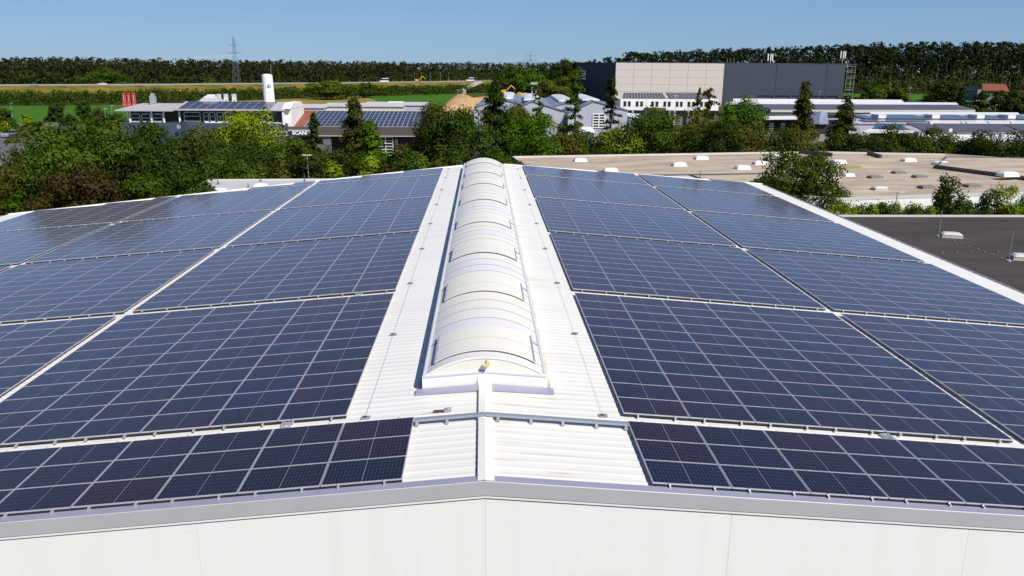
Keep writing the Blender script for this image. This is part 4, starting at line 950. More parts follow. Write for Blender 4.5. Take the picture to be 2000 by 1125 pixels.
for xa, xb in ((1480, 1509), (1514, 1542), (1548, 1608), (1613, 1636)):
    a, c = at(xa, 187, YB).x, at(xb, 187, YB).x; z_ = at(1500, 187.5, YB).z; q.box(a, c, YB-.5, YB-.27, z_, z_+.35); q.box(c-.5, c, YB-.5, YB-.27, z_-2.2, z_)
q.build('canopy_edge', NV, BW)
# white lettering at the top of the navy wall, partly legible
dirw = Vector((c1.x-c0.x, -14, 0)).normalized(); ang = math.atan2(dirw.y, dirw.x)
p_ = Vector((c0.x, YB+14, 0))+dirw*1.2; nrm = Vector((dirw.y, -dirw.x, 0))*.15
text('FLAN', 4.6, (p_.x+nrm.x, p_.y+nrm.y, zt-7.0), mat('pale letter', (.5, .5, .55), .5), BW, 'lettering', rot=(math.pi/2, 0, ang), sx=.42, extr=.02, bold=.05)
q = MB(); p2 = p_+dirw*.1+nrm; q.slab([(p2.x, p2.y, zt-7.6), (p2.x+dirw.x*4.6, p2.y+dirw.y*4.6, zt-7.6), (p2.x+dirw.x*4.6, p2.y+dirw.y*4.6+.05, zt-7.6), (p2.x, p2.y+.05, zt-7.6)], .45); q.build('lettering_line', bpy.data.materials['pale letter'], BW)
# steel stair tower on its right end
ST = thing('stair_tower', 'open steel stair tower at the right end of the large warehouse', 'stair tower', (c3.x+2, YB+3, 0)); q = MB()
for dx in (1.0, 5.0):
    for dy in (0, 4): q.tube((c3.x+dx, YB+dy, 0), (c3.x+dx, YB+dy, zt-1), .10, 5)
q.build('post', ZINC, ST, kind='stuff'); 
for i in range(7):
    z_ = 2.6+i*(zt-3.6)/6; q = MB(); q.box(c3.x+.8, c3.x+5.2, YB-.2, YB+4.2, z_, z_+.12); q.box(c3.x+.8, c3.x+5.2, YB-.2, YB-.12, z_+1.0, z_+1.08); q.build('landing', ZINC, ST)
for x, y0_, y1_, lab in ((1504, 124, 104, 'white antenna cluster on the roof of the slate part of the warehouse'), (1645, 126, 99, 'white antenna cluster above the right end of the warehouse')):
    A = at(x, y0_, YB+4); T = thing('antenna_mast', lab, 'antenna', (A.x, YB+4, zt)); zt2 = at(x, y1_, YB+4).z
    q = MB(); q.tube((A.x, YB+4, zt), (A.x, YB+4, zt2), .12); q.build('mast', ZINC, T)
    for k_ in range(3): q = MB(); dx = (-1.3, 0, .9)[k_]; q.box(A.x+dx-.2, A.x+dx+.2, YB+3.5, YB+3.8, zt2-3.6, zt2-.2); q.build('panel_antenna', FRAMEW, T)
    q = MB(); q.box(A.x-1.4, A.x+1.1, YB+3.7, YB+3.9, zt2-1.2, zt2-1.05); q.cbox((A.x+1.6, YB+3.6, zt+.6), .7, .4, .9); q.build('crossarm', ZINC, T)
for x, w_ in ((1420, 'left'), (1426, 'middle'), (1433, 'right')):
    A = at(x, 125, YB+6); q = MB(); q.tube((A.x, YB+6, zt), (A.x, YB+6, zt+2.4), .07, 5); tag(q.build('roof_mast', ZINC), '%s of three short thin masts where the cream and slate parts of the warehouse meet' % w_, 'mast', 'short masts on the warehouse')

# --- right-hand halls with solar roofs, rows one behind another
PVR = mat('lilac solar roof', (0.10, 0.09, 0.11), .45, noise=.08, nscale=.2)
def strip(T, nm, m_, a, b_, Ya, c, d, Yd, th=.25):
    "sheet between near edge pixels a->b at depth Ya and far edge d->c at Yd"
    A, B, C_, D_ = at(*a, Ya), at(*b_, Ya), at(*c, Yd), at(*d, Yd); q = MB(); q.slab([A, B, C_, D_], th); return q.build(nm, m_, T)
def wallp(T, nm, m_, a, b_, Y_, zlow=0.0, d=.3):
    A, B = at(*a, Y_), at(*b_, Y_); q = MB(); q.hexa([(A.x, Y_, zlow), (B.x, Y_, zlow), (B.x, Y_+d, zlow), (A.x, Y_+d, zlow), (A.x, Y_, A.z), (B.x, Y_, B.z), (B.x, Y_+d, B.z), (A.x, Y_+d, A.z)]); return q.build(nm, m_, T)
T = thing('production_hall', 'farthest long hall of the right group with bright white rooflights', 'hall', (140, 320, 0))
strip(T, 'rooflight_band', DOMEM, (1432, 198), (1765, 199), 318, (1760, 194.8), (1432, 192.5), 322, 1.0); wallp(T, 'wall', GREYW, (1418, 200), (1765, 201), 318.5); strip(T, 'roof', METALB, (1425, 203), (1790, 204.5), 312, (1765, 199.5), (1425, 198.5), 318)
T = thing('production_hall', 'second hall of the right group with a smooth lilac solar roof and open dark front', 'hall', (120, 262, 0))
strip(T, 'rooflight_band', DOMEM, (1480, 203.5), (1872, 204.5), 276, (1868, 200.2), (1480, 198.5), 280, .8); strip(T, 'solar_roof', PVR, (1504, 213), (1905, 213.5), 258, (1870, 204.5), (1480, 203.2), 275.5)
wallp(T, 'fascia', TRIM, (1506, 214.5), (1905, 214.8), 257.6, at(1506, 219, 257.6).z)
wallp(T, 'wall', GREYW, (1502, 216), (1905, 217), 259, 0); q = MB(); A, B, C_ = at(1502, 214, 258), at(1479, 203.5, 275), at(1479, 203.5, 276); q.poly([(A.x, 258, 0), A, B, (B.x, 275, 0)]); q.build('gable_wall', mat('blue grey gable', (.17, .19, .28), .6), T)
strip(T, 'awning', WHITE, (1478, 232), (1557, 231), 236, (1560, 226), (1500, 226.5), 244, .3)
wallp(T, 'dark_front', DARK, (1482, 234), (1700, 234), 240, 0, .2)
for x in (1484, 1503, 1525): q = MB(); a = at(x, 250, 238).x; q.box(a, a+1.2, 238, 238.3, 0, at(x, 240, 238).z); q.build('door_panel', GREYW, T)
T = thing('production_hall', 'third hall of the right group with separate solar panels and white rooflight boxes', 'hall', (160, 232, 0))
strip(T, 'rooflight_band', DOMEM, (1700, 222.8), (1992, 223.8), 245, (1988, 219.6), (1700, 218.5), 248, .6); strip(T, 'roof', METALB, (1660, 240.5), (2060, 241), 222, (2040, 224), (1660, 222.8), 245)
wallp(T, 'wall', GREYW, (1660, 242), (2060, 242.5), 222.3)
A, B, C_ = at(1690, 232.6, 230), at(2040, 233.6, 230), at(1690, 225.5, 241); ux = (B-A).normalized(); uy = (C_-A); hl = uy.length; uy = (uy-ux*uy.dot(ux)).normalized()
nb_ = 40; sk = [(i, 0) for i in (3, 4, 15, 16, 25, 26, 32, 33)]; wp = (B-A).length/nb_; pv_field(T, A+Vector((0, 0, .15)), ux, uy, nb_, 1, wp, hl*.95, sk)
for i in (3, 15, 25, 32):
    p_ = A+ux*((i+1)*wp); q = MB(); q.cbox((p_.x, p_.y+3, p_.z+.2), wp*1.7, 4.5, 1.0); q.build('rooflight_box', DOMEM, T)
A2 = at(1690, 238.2, 224); pv_field(T, Vector((A2.x, A2.y, A2.z+.12)), ux, uy, 14, 1, wp, 5.0)
for xa, xb in ((1817, 1877), (1880, 1886), (1889, 1929), (1932, 1973), (1976, 2040)): strip(T, 'rooflight_band', DOMEM, (xa, 239.3), (xb, 239.5), 221, (xb-4, 235.8), (xa-4, 235.6), 226, .5)
T = thing('production_hall', 'nearest hall of the right group with a white front wall and lilac solar roof', 'hall', (120, 195, 0))
strip(T, 'solar_roof', PVR, (1803, 254), (1838, 254), 190, (1815, 240.5), (1770, 239.5), 204); strip(T, 'solar_roof', PVR, (1840, 254), (1984, 254.3), 190, (1955, 241.6), (1822, 240.8), 204)
strip(T, 'solar_roof', PVR, (1987, 252.5), (2060, 252.5), 191, (2040, 241.6), (1957, 241.6), 204)
wallp(T, 'fascia', TRIM, (1801, 255.2), (1990, 255.4), 190.2, at(1801, 258, 190.2).z); wallp(T, 'front_wall', WALLW, (1799, 257), (1985, 257.5), 190.6)
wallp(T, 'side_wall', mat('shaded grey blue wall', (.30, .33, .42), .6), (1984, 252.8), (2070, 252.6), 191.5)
for x in (1920, 1957): wallp(T, 'pilaster', GREYW, (x, 258), (x+7 if x < 1950 else x+3, 258), 190.1, 0, .5)
wallp(T, 'window', GLASS, (1901, 261), (1907, 261), 190.4, at(1901, 265, 190.4).z, .1)
T = thing('storage_shed', 'small shed with a dark blue solar roof left of the white hall front', 'shed', (92, 195, 0))
strip(T, 'solar_roof', mat('dark blue solar roof', (.03, .035, .08), .2), (1700, 256), (1782, 256), 186, (1760, 244), (1712, 240), 200); strip(T, 'eaves', TRIM, (1683, 256.5), (1782, 257), 185, (1786, 255), (1700, 252), 186.4, .4); wallp(T, 'wall', DARK, (1700, 257.5), (1795, 257.5), 188)
q = MB(); A = at(1797, 258, 187); T = thing('roof_edge_post', 'pale round sign above the roof edge of the nearest right hall', 'round sign', at(1857, 259, 186)); p_ = at(1857, 254.5, 186)
q = MB(); disc(q, p_, .42, 186, .08, 14); q.build('disc', FRAMEW, T); q = MB(); q.tube((p_.x, 186.1, 0), (p_.x, 186.1, p_.z), .05); q.build('post', ZINC, T)
# gable cross roofs on the left of the right group
T = thing('canopy_building', 'blue grey cross-gabled canopy between the two big dark trees', 'canopy', (104, 232, 0)); strip(T, 'roof', METAL, (1598, 241), (1618, 241), 226, (1616, 221), (1604, 217), 250); strip(T, 'roof', mat('blue grey sheet', (.14, .16, .25), .5), (1575, 240), (1600, 241), 226, (1603, 217), (1585, 220), 250); wallp(T, 'wall', DARK, (1572, 243), (1622, 243), 227)

# --- red roofed house on the hill
HX = at(1945, 176, 395); zz0 = 2.0
T = thing('house', 'small house with a red tiled roof among the trees on the right', 'house', (HX.x, 395, zz0)); A, B = at(1920, 176, 395), at(1972, 178, 395); R1_, R2_ = at(1918, 163, 402), at(1964, 164, 402)
q = MB(); q.box(A.x-2.0, B.x-1, 396, 407, 0, A.z+.2); q.build('wall', mat('grey render', (.22, .21, .2), .8), T); q = MB(); q.slab([A, B, R2_, R1_], .3); q.build('roof', mat('red tiles', (.19, .05, .025), .8, noise=.2, nscale=1), T)
q = MB(); G0 = Vector((A.x-2.2, 395.4, A.z-.5)); q.poly([(A.x-2.05, 395.9, 0), (A.x-2.05, 408, 0), (A.x-2.05, 408, A.z), (R1_.x-2.0, 402, R1_.z-.1), (A.x-2.05, 395.9, A.z)]); q.build('gable', bpy.data.materials['grey render'], T)

# ------------------------------------------------------------------ pylons and wires
def pylon(x, ytop, ybase, Y_, lab, wtop=.7, wbase=4.6, arm=1.2):
    P_ = at(x, ybase, Y_); zt_ = at(x, ytop, Y_).z; z0 = 0; T = thing('lattice_pylon', lab, 'pylon', (P_.x, Y_, 0)); H_ = zt_
    q = MB(); lv = [0, .14, .27, .39, .50, .60, .69, .77, .84, .90, .95]; wd = lambda t_: (wbase*(1-t_)**1.4+wtop*(1 if t_ < .97 else .2))/2
    for a_, b2 in zip(lv[:-1], lv[1:]):
        wa, wb = wd(a_), wd(b2)
        for sx in (-1, 1):
            for sy in (-1, 1): q.tube((P_.x+sx*wa, Y_+sy*wa, H_*a_), (P_.x+sx*wb, Y_+sy*wb, H_*b2), .09, 4, cap=False)
            q.tube((P_.x+sx*wa, Y_-wa, H_*a_), (P_.x-sx*wb, Y_-wb, H_*b2), .05, 4, cap=False); q.tube((P_.x+sx*wa, Y_+wa, H_*a_), (P_.x-sx*wb, Y_+wb, H_*b2), .05, 4, cap=False)
    q.tube((P_.x, Y_, H_*.93), (P_.x, Y_, H_), .12, 4, cap=False); q.build('tower', mat('pylon steel', (.16, .17, .20), .6) if 'pylon steel' not in bpy.data.materials else bpy.data.materials['pylon steel'], T, kind='stuff')
    ends = []
    for t_, w2 in ((.80, 11), (.70, 0), (.66, 7.8)) if False else ((.70, 3.5*arm), (.83, 2.6*arm)):
        q = MB()
        for sx in (-1, 1): q.tube((P_.x, Y_, H_*t_+.6), (P_.x+sx*w2, Y_, H_*t_), .12, 4, cap=False); q.tube((P_.x, Y_, H_*t_-.1), (P_.x+sx*w2, Y_, H_*t_), .12, 4, cap=False); q.tube((P_.x+sx*w2, Y_, H_*t_), (P_.x+sx*w2, Y_, H_*t_-1.2), .1, 4, cap=False); ends.append(Vector((P_.x+sx*w2, Y_, H_*t_-1.2)))
        q.build('crossarm', bpy.data.materials['pylon steel'], T)
    return ends
e1 = pylon(463, 68, 165, onT(463, 38).y, 'tall lattice pylon rising above the wood on the left')
e2 = pylon(1036, 97, 130, 900, 'distant lattice pylon whose top shows above the wood in the middle', wbase=8, arm=2.2)
for k_, A in enumerate(e1[:2]):
    for sgn, tgt in ((-1, Vector((-520, 440, A.z+2))),):
        q = MB(); pts_ = [A.lerp(tgt, i/16)+Vector((0, 0, -10*4*(i/16)*(1-i/16))) for i in range(17)]
        for a_, b2 in zip(pts_[:-1], pts_[1:]): q.tube(a_, b2, .045, 3, cap=False)
        tag(q.build('power_line', ZINC), '%s of two thin pale power lines in front of the left wood' % ('left' if k_ == 0 else 'right'), 'power line', 'power lines')

# ------------------------------------------------------------------ lamp posts
def lamp(x, yt, Y_, lab, z0=0.0, heads=2, m_=ZINC):
    P_ = at(x, yt, Y_); T = thing('street_lamp', lab, 'street lamp', (P_.x, Y_, z0), 'street lamps')
    q = MB(); q.tube((P_.x, Y_, z0), (P_.x, Y_, P_.z), .09, 6, .05); q.build('pole', m_, T)
    for s in ((-1, 1) if heads == 2 else (1,)):
        q = MB(); q.cbox((P_.x+s*.35, Y_, P_.z-.05), .45, .25, .12); q.tube((P_.x, Y_, P_.z), (P_.x+s*.3, Y_, P_.z+.02), .04, 5); q.build('lamp_head', TRIM, T)
lamp(600, 303, 98, 'lamp post with two heads standing behind the grey annex roof')
lamp(1753, 375, 70.5, 'lamp post in front of the white wall of the beige building', heads=1)
lamp(20, 202, 285, 'pale lamp post at the left edge of the green field', heads=1); lamp(168, 208, 262, 'lamp post between the road and the green field beside the round tree', heads=1)
lamp(217, 206, 262, 'lamp post near the red flags in front of the green field', heads=1); lamp(204, 212, 205, 'lamp post rising behind the big left tree', heads=1)
lamp(1601, 178, 330, 'lamp post at the right end of the large warehouse', heads=1); lamp(1778, 172, 330, 'lamp post with crossarm in front of the bright meadow on the right', heads=2); lamp(1320, 187, 250, 'white lamp post in front of the office', heads=2, m_=FRAMEW)
lamp(1945, 205, 290, 'short pole near the red roofed house', heads=1)

# ------------------------------------------------------------------ vehicles
def car_proto(lab, body, L_=4.4, W_=1.8, hgt=1.45, van=False):
    r = thing('parked_car' if not van else 'van', lab, 'car' if not van else 'van', (0, 0, 0))
    q = MB(); pr = [(-L_/2, .25), (-L_/2, .75), (-L_/2+.15, .88), (-L_*.22, .95), (L_*.38, .95), (L_/2, .85), (L_/2, .25)] if not van else [(-L_/2, .3), (-L_/2, 1.0), (-L_*.36, 1.15), (L_/2, 1.15), (L_/2, .3)]
    ring = lambda y_: [(x, y_, z) for x, z in pr]
    q.loft([ring(-W_/2), ring(W_/2)]); q.build('body', body, r)
    q = MB(); top = [(-L_*.22, .95), (-L_*.06, hgt), (L_*.26, hgt), (L_*.40, .95)] if not van else [(-L_*.36, 1.15), (-L_*.26, hgt), (L_/2-.05, hgt), (L_/2-.02, 1.15)]
    q.loft([[(x, -W_/2+.06 if z < 1.2 else -W_/2+.2, z) for x, z in top], [(x, W_/2-.06 if z < 1.2 else W_/2-.2, z) for x, z in top]]); q.build('cabin_glass', GLASS, r)
    q = MB(); q.box(-L_*.05, L_*.25, -W_/2+.19, W_/2-.19, hgt-.02, hgt+.03) if not van else q.box(-L_*.24, L_/2-.05, -W_/2+.17, W_/2-.17, 1.2, hgt+.03); q.build('roof', body, r)
    for sx in (-.31, .31):
        for sy in (-1, 1): q = MB(); q.tube((sx*L_, sy*(W_/2-.2), .32), (sx*L_, sy*(W_/2+.01), .32), .32, 12); q.build('wheel', DKGREY, r)
    for sy in (-1, 1): q = MB(); q.cbox((-L_/2-.01, sy*.6, .62), .06, .32, .16); q.build('headlight', FRAMEW, r)
    return r
SIL = mat('car silver blue', (.38, .45, .62), .25, .4); WHC = mat('car white', (.8, .8, .8), .3); DKC = mat('car dark', (.03, .03, .04), .25)
c_ = car_proto('pale blue car parked facing the camera at the left frame edge', SIL); P_ = gp(24, 268); c_.location = (P_.x, P_.y, .02); c_.rotation_euler = (0, 0, math.radians(80)); c_.scale = (1.15,)*3
for x, Y_, z, m_, lab, rz in ((66, 397, 6.62, DKC, 'dark car driving on the motorway at the left', 0), (199, 396, 6.62, WHC, 'white car on the motorway above the yellow slope', 0), (1394-400, 397, 6.62, WHC, 'white car on the motorway near the site plant', 0)):
    c_ = car_proto(lab, m_); P_ = onT(x, 8); c_.location = P_; c_.rotation_euler = (0, 0, .75)
for x, y_, lab, m_ in ((750, 163, 'white van at the edge of the motorway works', WHC), (918, 156, 'white truck parked on the works beside the wood', WHC)):
    c_ = car_proto(lab, m_, 5.6, 2.0, 2.5, True); P_ = onT(x, 10); c_.location = P_; c_.rotation_euler = (0, 0, .5); c_.scale = (1.2,)*3
for x, y_, lab in ((1470, 272, 'white van partly hidden by the dark trees in the yard'), (1382, 262, 'white van behind the thin sparse tree in the yard')):
    c_ = car_proto(lab, WHC, 5.2, 2.0, 2.3, True); P_ = gp(x, y_); c_.location = (P_.x, P_.y, .02); c_.rotation_euler = (0, 0, .5)
# white tarpaulin trailer and pale tents around the grey halls
for x0, x1, y0_, y1_, Y_, lab in ((1228, 1256, 236, 224, 225, 'white awning roof right of the grey hall gate'), (1138, 1162, 262, 251.5, 190, 'low shed with a white roof in front of the dark opening')):
    A, B = at(x0, y0_, Y_), at(x1, y1_, Y_); T = thing('shed', lab, 'shed', ((A.x+B.x)/2, Y_, 0)); q = MB(); q.slab([(A.x, Y_, B.z-.4), (B.x, Y_, B.z-.7), (B.x, Y_+5, B.z), (A.x, Y_+5, B.z+.2)], .3); q.build('roof', FRAMEW, T); q = MB(); q.box(A.x+.2, B.x-.2, Y_+.3, Y_+4.8, 0, B.z-.9); q.build('wall', mat('blue grey wall', (.2, .25, .38), .6), T)
# site plant: excavators, spoil heap, ramp, bridge
YEL = mat('machine yellow', (.75, .42, .02), .45)
def excavator(P_, s, lab):
    T = thing('excavator', lab, 'excavator', P_)
    def B_(nm, m_, *a):
        q = MB(); [q.hexa([(P_.x+x*s, P_.y+y*s, P_.z+z*s) for x, y, z in bx]) for bx in a]; q.build(nm, m_, T)
    def bx(x0, x1, y0, y1, z0, z1): return [(x0, y0, z0), (x1, y0, z0), (x1, y1, z0), (x0, y1, z0), (x0, y0, z1), (x1, y0, z1), (x1, y1, z1), (x0, y1, z1)]
    B_('track', DKGREY, bx(-1.8, 1.8, -1.3, -.7, 0, .8)); B_('track', DKGREY, bx(-1.8, 1.8, .7, 1.3, 0, .8)); B_('house', YEL, bx(-1.9, .8, -1.2, 1.2, .9, 2.1)); B_('cab', GLASS, bx(.1, 1.4, -1.15, -.1, 1.0, 2.9))
    q = MB(); b0 = P_+Vector((1.2*s, 0, 1.6*s)); b1 = P_+Vector((3.6*s, 0, 4.4*s)); b2 = P_+Vector((5.6*s, 0, 2.6*s)); b3 = P_+Vector((5.4*s, 0, 1.2*s)); q.tube(b0, b1, .3*s, 5); q.tube(b1, b2, .24*s, 5); q.build('arm', YEL, T); q = MB(); q.tube(b2, b3, .5*s, 6, .3*s); q.build('bucket', DKGREY, T)
excavator(onT(816, 9), 1.0, 'yellow excavator on the motorway works left of the spoil heap')
p_ = at(985, 170, 330); excavator(Vector((p_.x, 330, p_.z-2.6)), .75, 'yellow excavator on top of the spoil heap beside the tall tree')
SAND = mat('orange spoil', (0.50, 0.31, 0.15), .95); mix2(SAND, (0.40, 0.24, 0.11), (0.60, 0.40, 0.22), .25, .35, .65)
def heap(name, x0, x1, ypk, ybs, Y_, dep, lab, seed):
    A, B = at(x0, ybs, Y_), at(x1, ybs, Y_); Pk = at((x0+x1)/2, ypk, Y_).z; q = MB(); nX, nY = 28, 12; r_ = random.Random(seed); ph = [r_.uniform(0, 6) for _ in range(6)]
    for j in range(nY+1):
        for i in range(nX+1):
            u, v_ = i/nX, j/nY; hh = (math.sin(math.pi*u)**.7)*(math.sin(math.pi*v_)**.7); hh *= .82+.18*math.sin(u*7+ph[0])+.07*math.sin(u*17+v_*9+ph[1])
            q.v.append((A.x+(B.x-A.x)*u, Y_-dep/2+dep*v_, -.2+(Pk)*max(0, hh)))
    for j in range(nY):
        for i in range(nX): a_ = j*(nX+1)+i; q.f.append((a_, a_+1, a_+nX+2, a_+nX+1)); q.m.append(0)
    o = q.build(name, SAND); tag(o, lab, 'spoil heap'); smooth(o)
heap('spoil_heap', 858, 1010, 173, 205, 335, 46, 'orange heap of excavated sand in front of the motorway', 1); heap('spoil_heap', 985, 1070, 174, 200, 318, 36, 'smaller sand heap right of the tall dark tree', 2)
q = MB(); q.slab([atz(884, 181, .6), atz(903, 181, .6), atz(943, 159.3, 7.2), atz(929, 159.3, 7.2)], .5); q.build('ramp', mat('pale gravel', (.42, .38, .31), .9), kind='structure')
A, B = atz(893, 183, 0), atz(910, 183, 0); hb = at(900, 175.5, A.y).z; T = thing('bridge_abutment', 'pale concrete underpass in the embankment left of the sand heap', 'underpass', A)
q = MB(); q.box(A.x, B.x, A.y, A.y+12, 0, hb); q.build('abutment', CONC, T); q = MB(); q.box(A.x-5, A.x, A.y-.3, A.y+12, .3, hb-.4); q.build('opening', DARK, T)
T = thing('bridge', 'short grey bridge over the road behind the thin trees', 'bridge', at(1045, 163, 400)); A, B = at(1036, 176, 396), at(1056, 161, 396); q = MB(); q.box(A.x, B.x, 394, 400, B.z-1.0, B.z); q.build('deck', CONC, T)
for f_ in (.1, .5, .85): q = MB(); xx = A.x+(B.x-A.x)*f_; q.box(xx, xx+.6, 395, 396, 0, B.z-1); q.build('pier', GREYW, T)
# people-sized barrier posts on the works (orange/white)
q = MB(); rr2 = random.Random(3)
for i in range(24): p_ = onT(860+5*i, 3); q.box(p_.x, p_.x+.3, p_.y, p_.y+.3, 6.6, 6.6+rr2.uniform(.8, 1.6))
tag(q.build('barrier_post', mat('orange white post', (.7, .45, .35), .6)), 'row of small orange and white posts along the motorway works', 'barrier posts')
for x, w_ in ((809, 'leftmost'), (823, 'second'), (840, 'third'), (860, 'fourth'), (876, 'rightmost')): lamp(x, 142, onT(x, 22).y, '%s of the five thin pale poles standing on the motorway works' % w_, z0=6.6, heads=1)

# ------------------------------------------------------------------ VEGETATION
LD = leafmat('leaves dark', (0.009, 0.018, 0.003), (0.045, 0.074, 0.008))
LM = leafmat('leaves mid', (0.011, 0.026, 0.003), (0.066, 0.108, 0.007))
LV = leafmat('leaves vivid', (0.014, 0.040, 0.002), (0.090, 0.180, 0.006))
LY = leafmat('leaves yellow green', (0.035, 0.060, 0.003), (0.200, 0.270, 0.008))
LO = leafmat('leaves olive', (0.022, 0.026, 0.004), (0.100, 0.100, 0.013))
LB = leafmat('leaves red brown', (0.014, 0.014, 0.003), (0.070, 0.047, 0.013))
LP = leafmat('needles dark', (0.008, 0.014, 0.004), (0.024, 0.034, 0.008), .1)
LPB = leafmat('needles brownish', (0.010, 0.015, 0.005), (0.032, 0.037, 0.011), .1)
def quads(c, nrm, size, rng, aspect=1.4):
    "c, nrm: (n,3); returns verts (4n,3)"
    n_ = len(c); t_ = rng.normal(size=(n_, 3)); t_ -= (t_*nrm).sum(1)[:, None]*nrm; t_ /= np.linalg.norm(t_, axis=1)[:, None]+1e-9
    b2 = np.cross(nrm, t_); s = (size*rng.uniform(.6, 1.3, n_))[:, None]
    t_ = t_*s*aspect*.5; b2 = b2*s*.5
    return np.stack([c-t_, c+b2*.9-t_*.1, c+t_, c-b2*.9+t_*.1], 1).reshape(-1, 3)
def quad_mesh(name, v, m_):
    me = bpy.data.meshes.new(name); n_ = len(v)//4
    me.vertices.add(len(v)); me.vertices.foreach_set('co', v.astype(np.float32).ravel())
    me.loops.add(4*n_); me.loops.foreach_set('vertex_index', np.arange(4*n_, dtype=np.int32))
    me.polygons.add(n_); me.polygons.foreach_set('loop_start', np.arange(0, 4*n_, 4, dtype=np.int32)); me.polygons.foreach_set('loop_total', np.full(n_, 4, dtype=np.int32))
    me.materials.append(m_); me.update(); me.validate(); return me
def norm(a): return a/(np.linalg.norm(a, axis=1)[:, None]+1e-9)
def crown_pts(kind, rng, n_, nc):
    "unit crown: x,y within +-0.5, z 0..1"
    if kind in ('column', 'sparse'):
        nb = 150 if kind == 'column' else 60
        zb = np.sort(rng.uniform(.06, .98, nb)); az = rng.uniform(0, 2*math.pi, nb)
        w_ = (.47*(1-zb)**.62+.03)*rng.uniform(.45, 1.0, nb) if kind == 'column' else (.46*(1-zb)**.5+.05)*rng.uniform(.25, 1.0, nb)
        idx = rng.choice(nb, n_, p=(w_+.05)/(w_+.05).sum()); t_ = rng.uniform(.05, 1, n_)**.8
        rr = w_[idx]*t_; sg = .030 if kind == 'column' else .022
        P_ = np.stack([rr*np.cos(az[idx]), rr*np.sin(az[idx]), zb[idx]+rr*.16-.05*t_*t_], 1)+rng.normal(size=(n_, 3))*np.array([sg, sg, sg*.45])
        d = np.stack([np.cos(az[idx])*.5, np.sin(az[idx])*.5, np.full(n_, .6)], 1)+.45*rng.normal(size=(n_, 3))
        C_ = np.stack([w_*np.cos(az)*.9, w_*np.sin(az)*.9, zb+w_*.16], 1); P_[:, 2] = np.clip(P_[:, 2], .01, 1)
        return P_, norm(d), C_[::3], np.full(len(C_[::3]), .05)
    C_ = []; R_ = []
    if kind == 'broad':
        while len(C_) < nc:
            p = rng.uniform(-1, 1, 3)
            if .25 < np.linalg.norm(p) < 1: C_.append([p[0]*.37, p[1]*.37, .5+p[2]*.38]); R_.append(rng.uniform(.08, .20))
    elif kind == 'column':
        for i in range(nc):
            z = rng.uniform(.03, .97); w_ = .50*(1-z)**.36*(.8+.2*math.sin(9*z+2))+.02; a = rng.uniform(0, 2*math.pi); rr = w_*math.sqrt(rng.uniform(.05, 1))*.85
            C_.append([rr*math.cos(a), rr*math.sin(a), z]); R_.append(rng.uniform(.04, .11)*(1.15-z*.6))
    elif kind == 'dense':
        while len(C_) < nc:
            p = rng.uniform(-1, 1, 3)
            if np.linalg.norm(p) < 1: C_.append([p[0]*.42, p[1]*.42, .5+p[2]*.44]); R_.append(rng.uniform(.07, .14))
    elif kind == 'sparse':
        for i in range(nc):
            z = .12+.86*(i/nc)**.8; a = rng.uniform(0, 2*math.pi); w_ = .46*(1-z)**.5+.04; rr = w_*rng.uniform(0, 1)
            C_.append([rr*math.cos(a), rr*math.sin(a), z+rr*.10]); R_.append(rng.uniform(.015, .065)*(1.2-z*.6))
    elif kind == 'bush':
        while len(C_) < nc:
            p = rng.uniform(-1, 1, 3); p[2] = abs(p[2])
            if np.linalg.norm(p) < 1: C_.append([p[0]*.40, p[1]*.40, p[2]*.80]); R_.append(rng.uniform(.08, .20))
    elif kind == 'conifer':
        for i in range(nc):
            z = rng.uniform(.05, .98)**.9; a = rng.uniform(0, 2*math.pi); w_ = .45*(1-z)+.02; rr = w_*rng.uniform(.35, 1)
            C_.append([rr*math.cos(a), rr*math.sin(a), z-rr*.12]); R_.append(.035+.06*(1-z))
    C_ = np.array(C_); R_ = np.array(R_); idx = rng.choice(len(C_), n_, p=(R_**2)/(R_**2).sum())
    loose = rng.uniform(size=n_) < .08
    d = norm(rng.normal(size=(n_, 3))); d[:, 2] = np.where(rng.uniform(size=n_) < .35, np.abs(d[:, 2]), d[:, 2])
    rad = R_[idx]*np.where(loose, rng.uniform(1.0, 1.35, n_), rng.uniform(.5, 1.08, n_))
    P_ = C_[idx]+d*rad[:, None]*np.array([1, 1, .75]); nr = norm(d+.30*rng.normal(size=(n_, 3))+np.array([0, 0, .15]))
    lo, hi = np.percentile(P_[:, 2], [.5, 99.6]); z0_ = 0.0 if kind in ('bush', 'sparse', 'column') else lo
    P_[:, 2] = (P_[:, 2]-z0_)/(hi-z0_); C_ = C_.copy(); C_[:, 2] = (C_[:, 2]-z0_)/(hi-z0_)
    if kind in ('broad', 'bush', 'dense'):
        w_ = np.percentile(np.abs(P_[:, :2]), 98.5); P_[:, :2] *= .5/w_; C_[:, :2] *= .5/w_
    return P_, nr, C_, R_
TREE_CACHE = {}
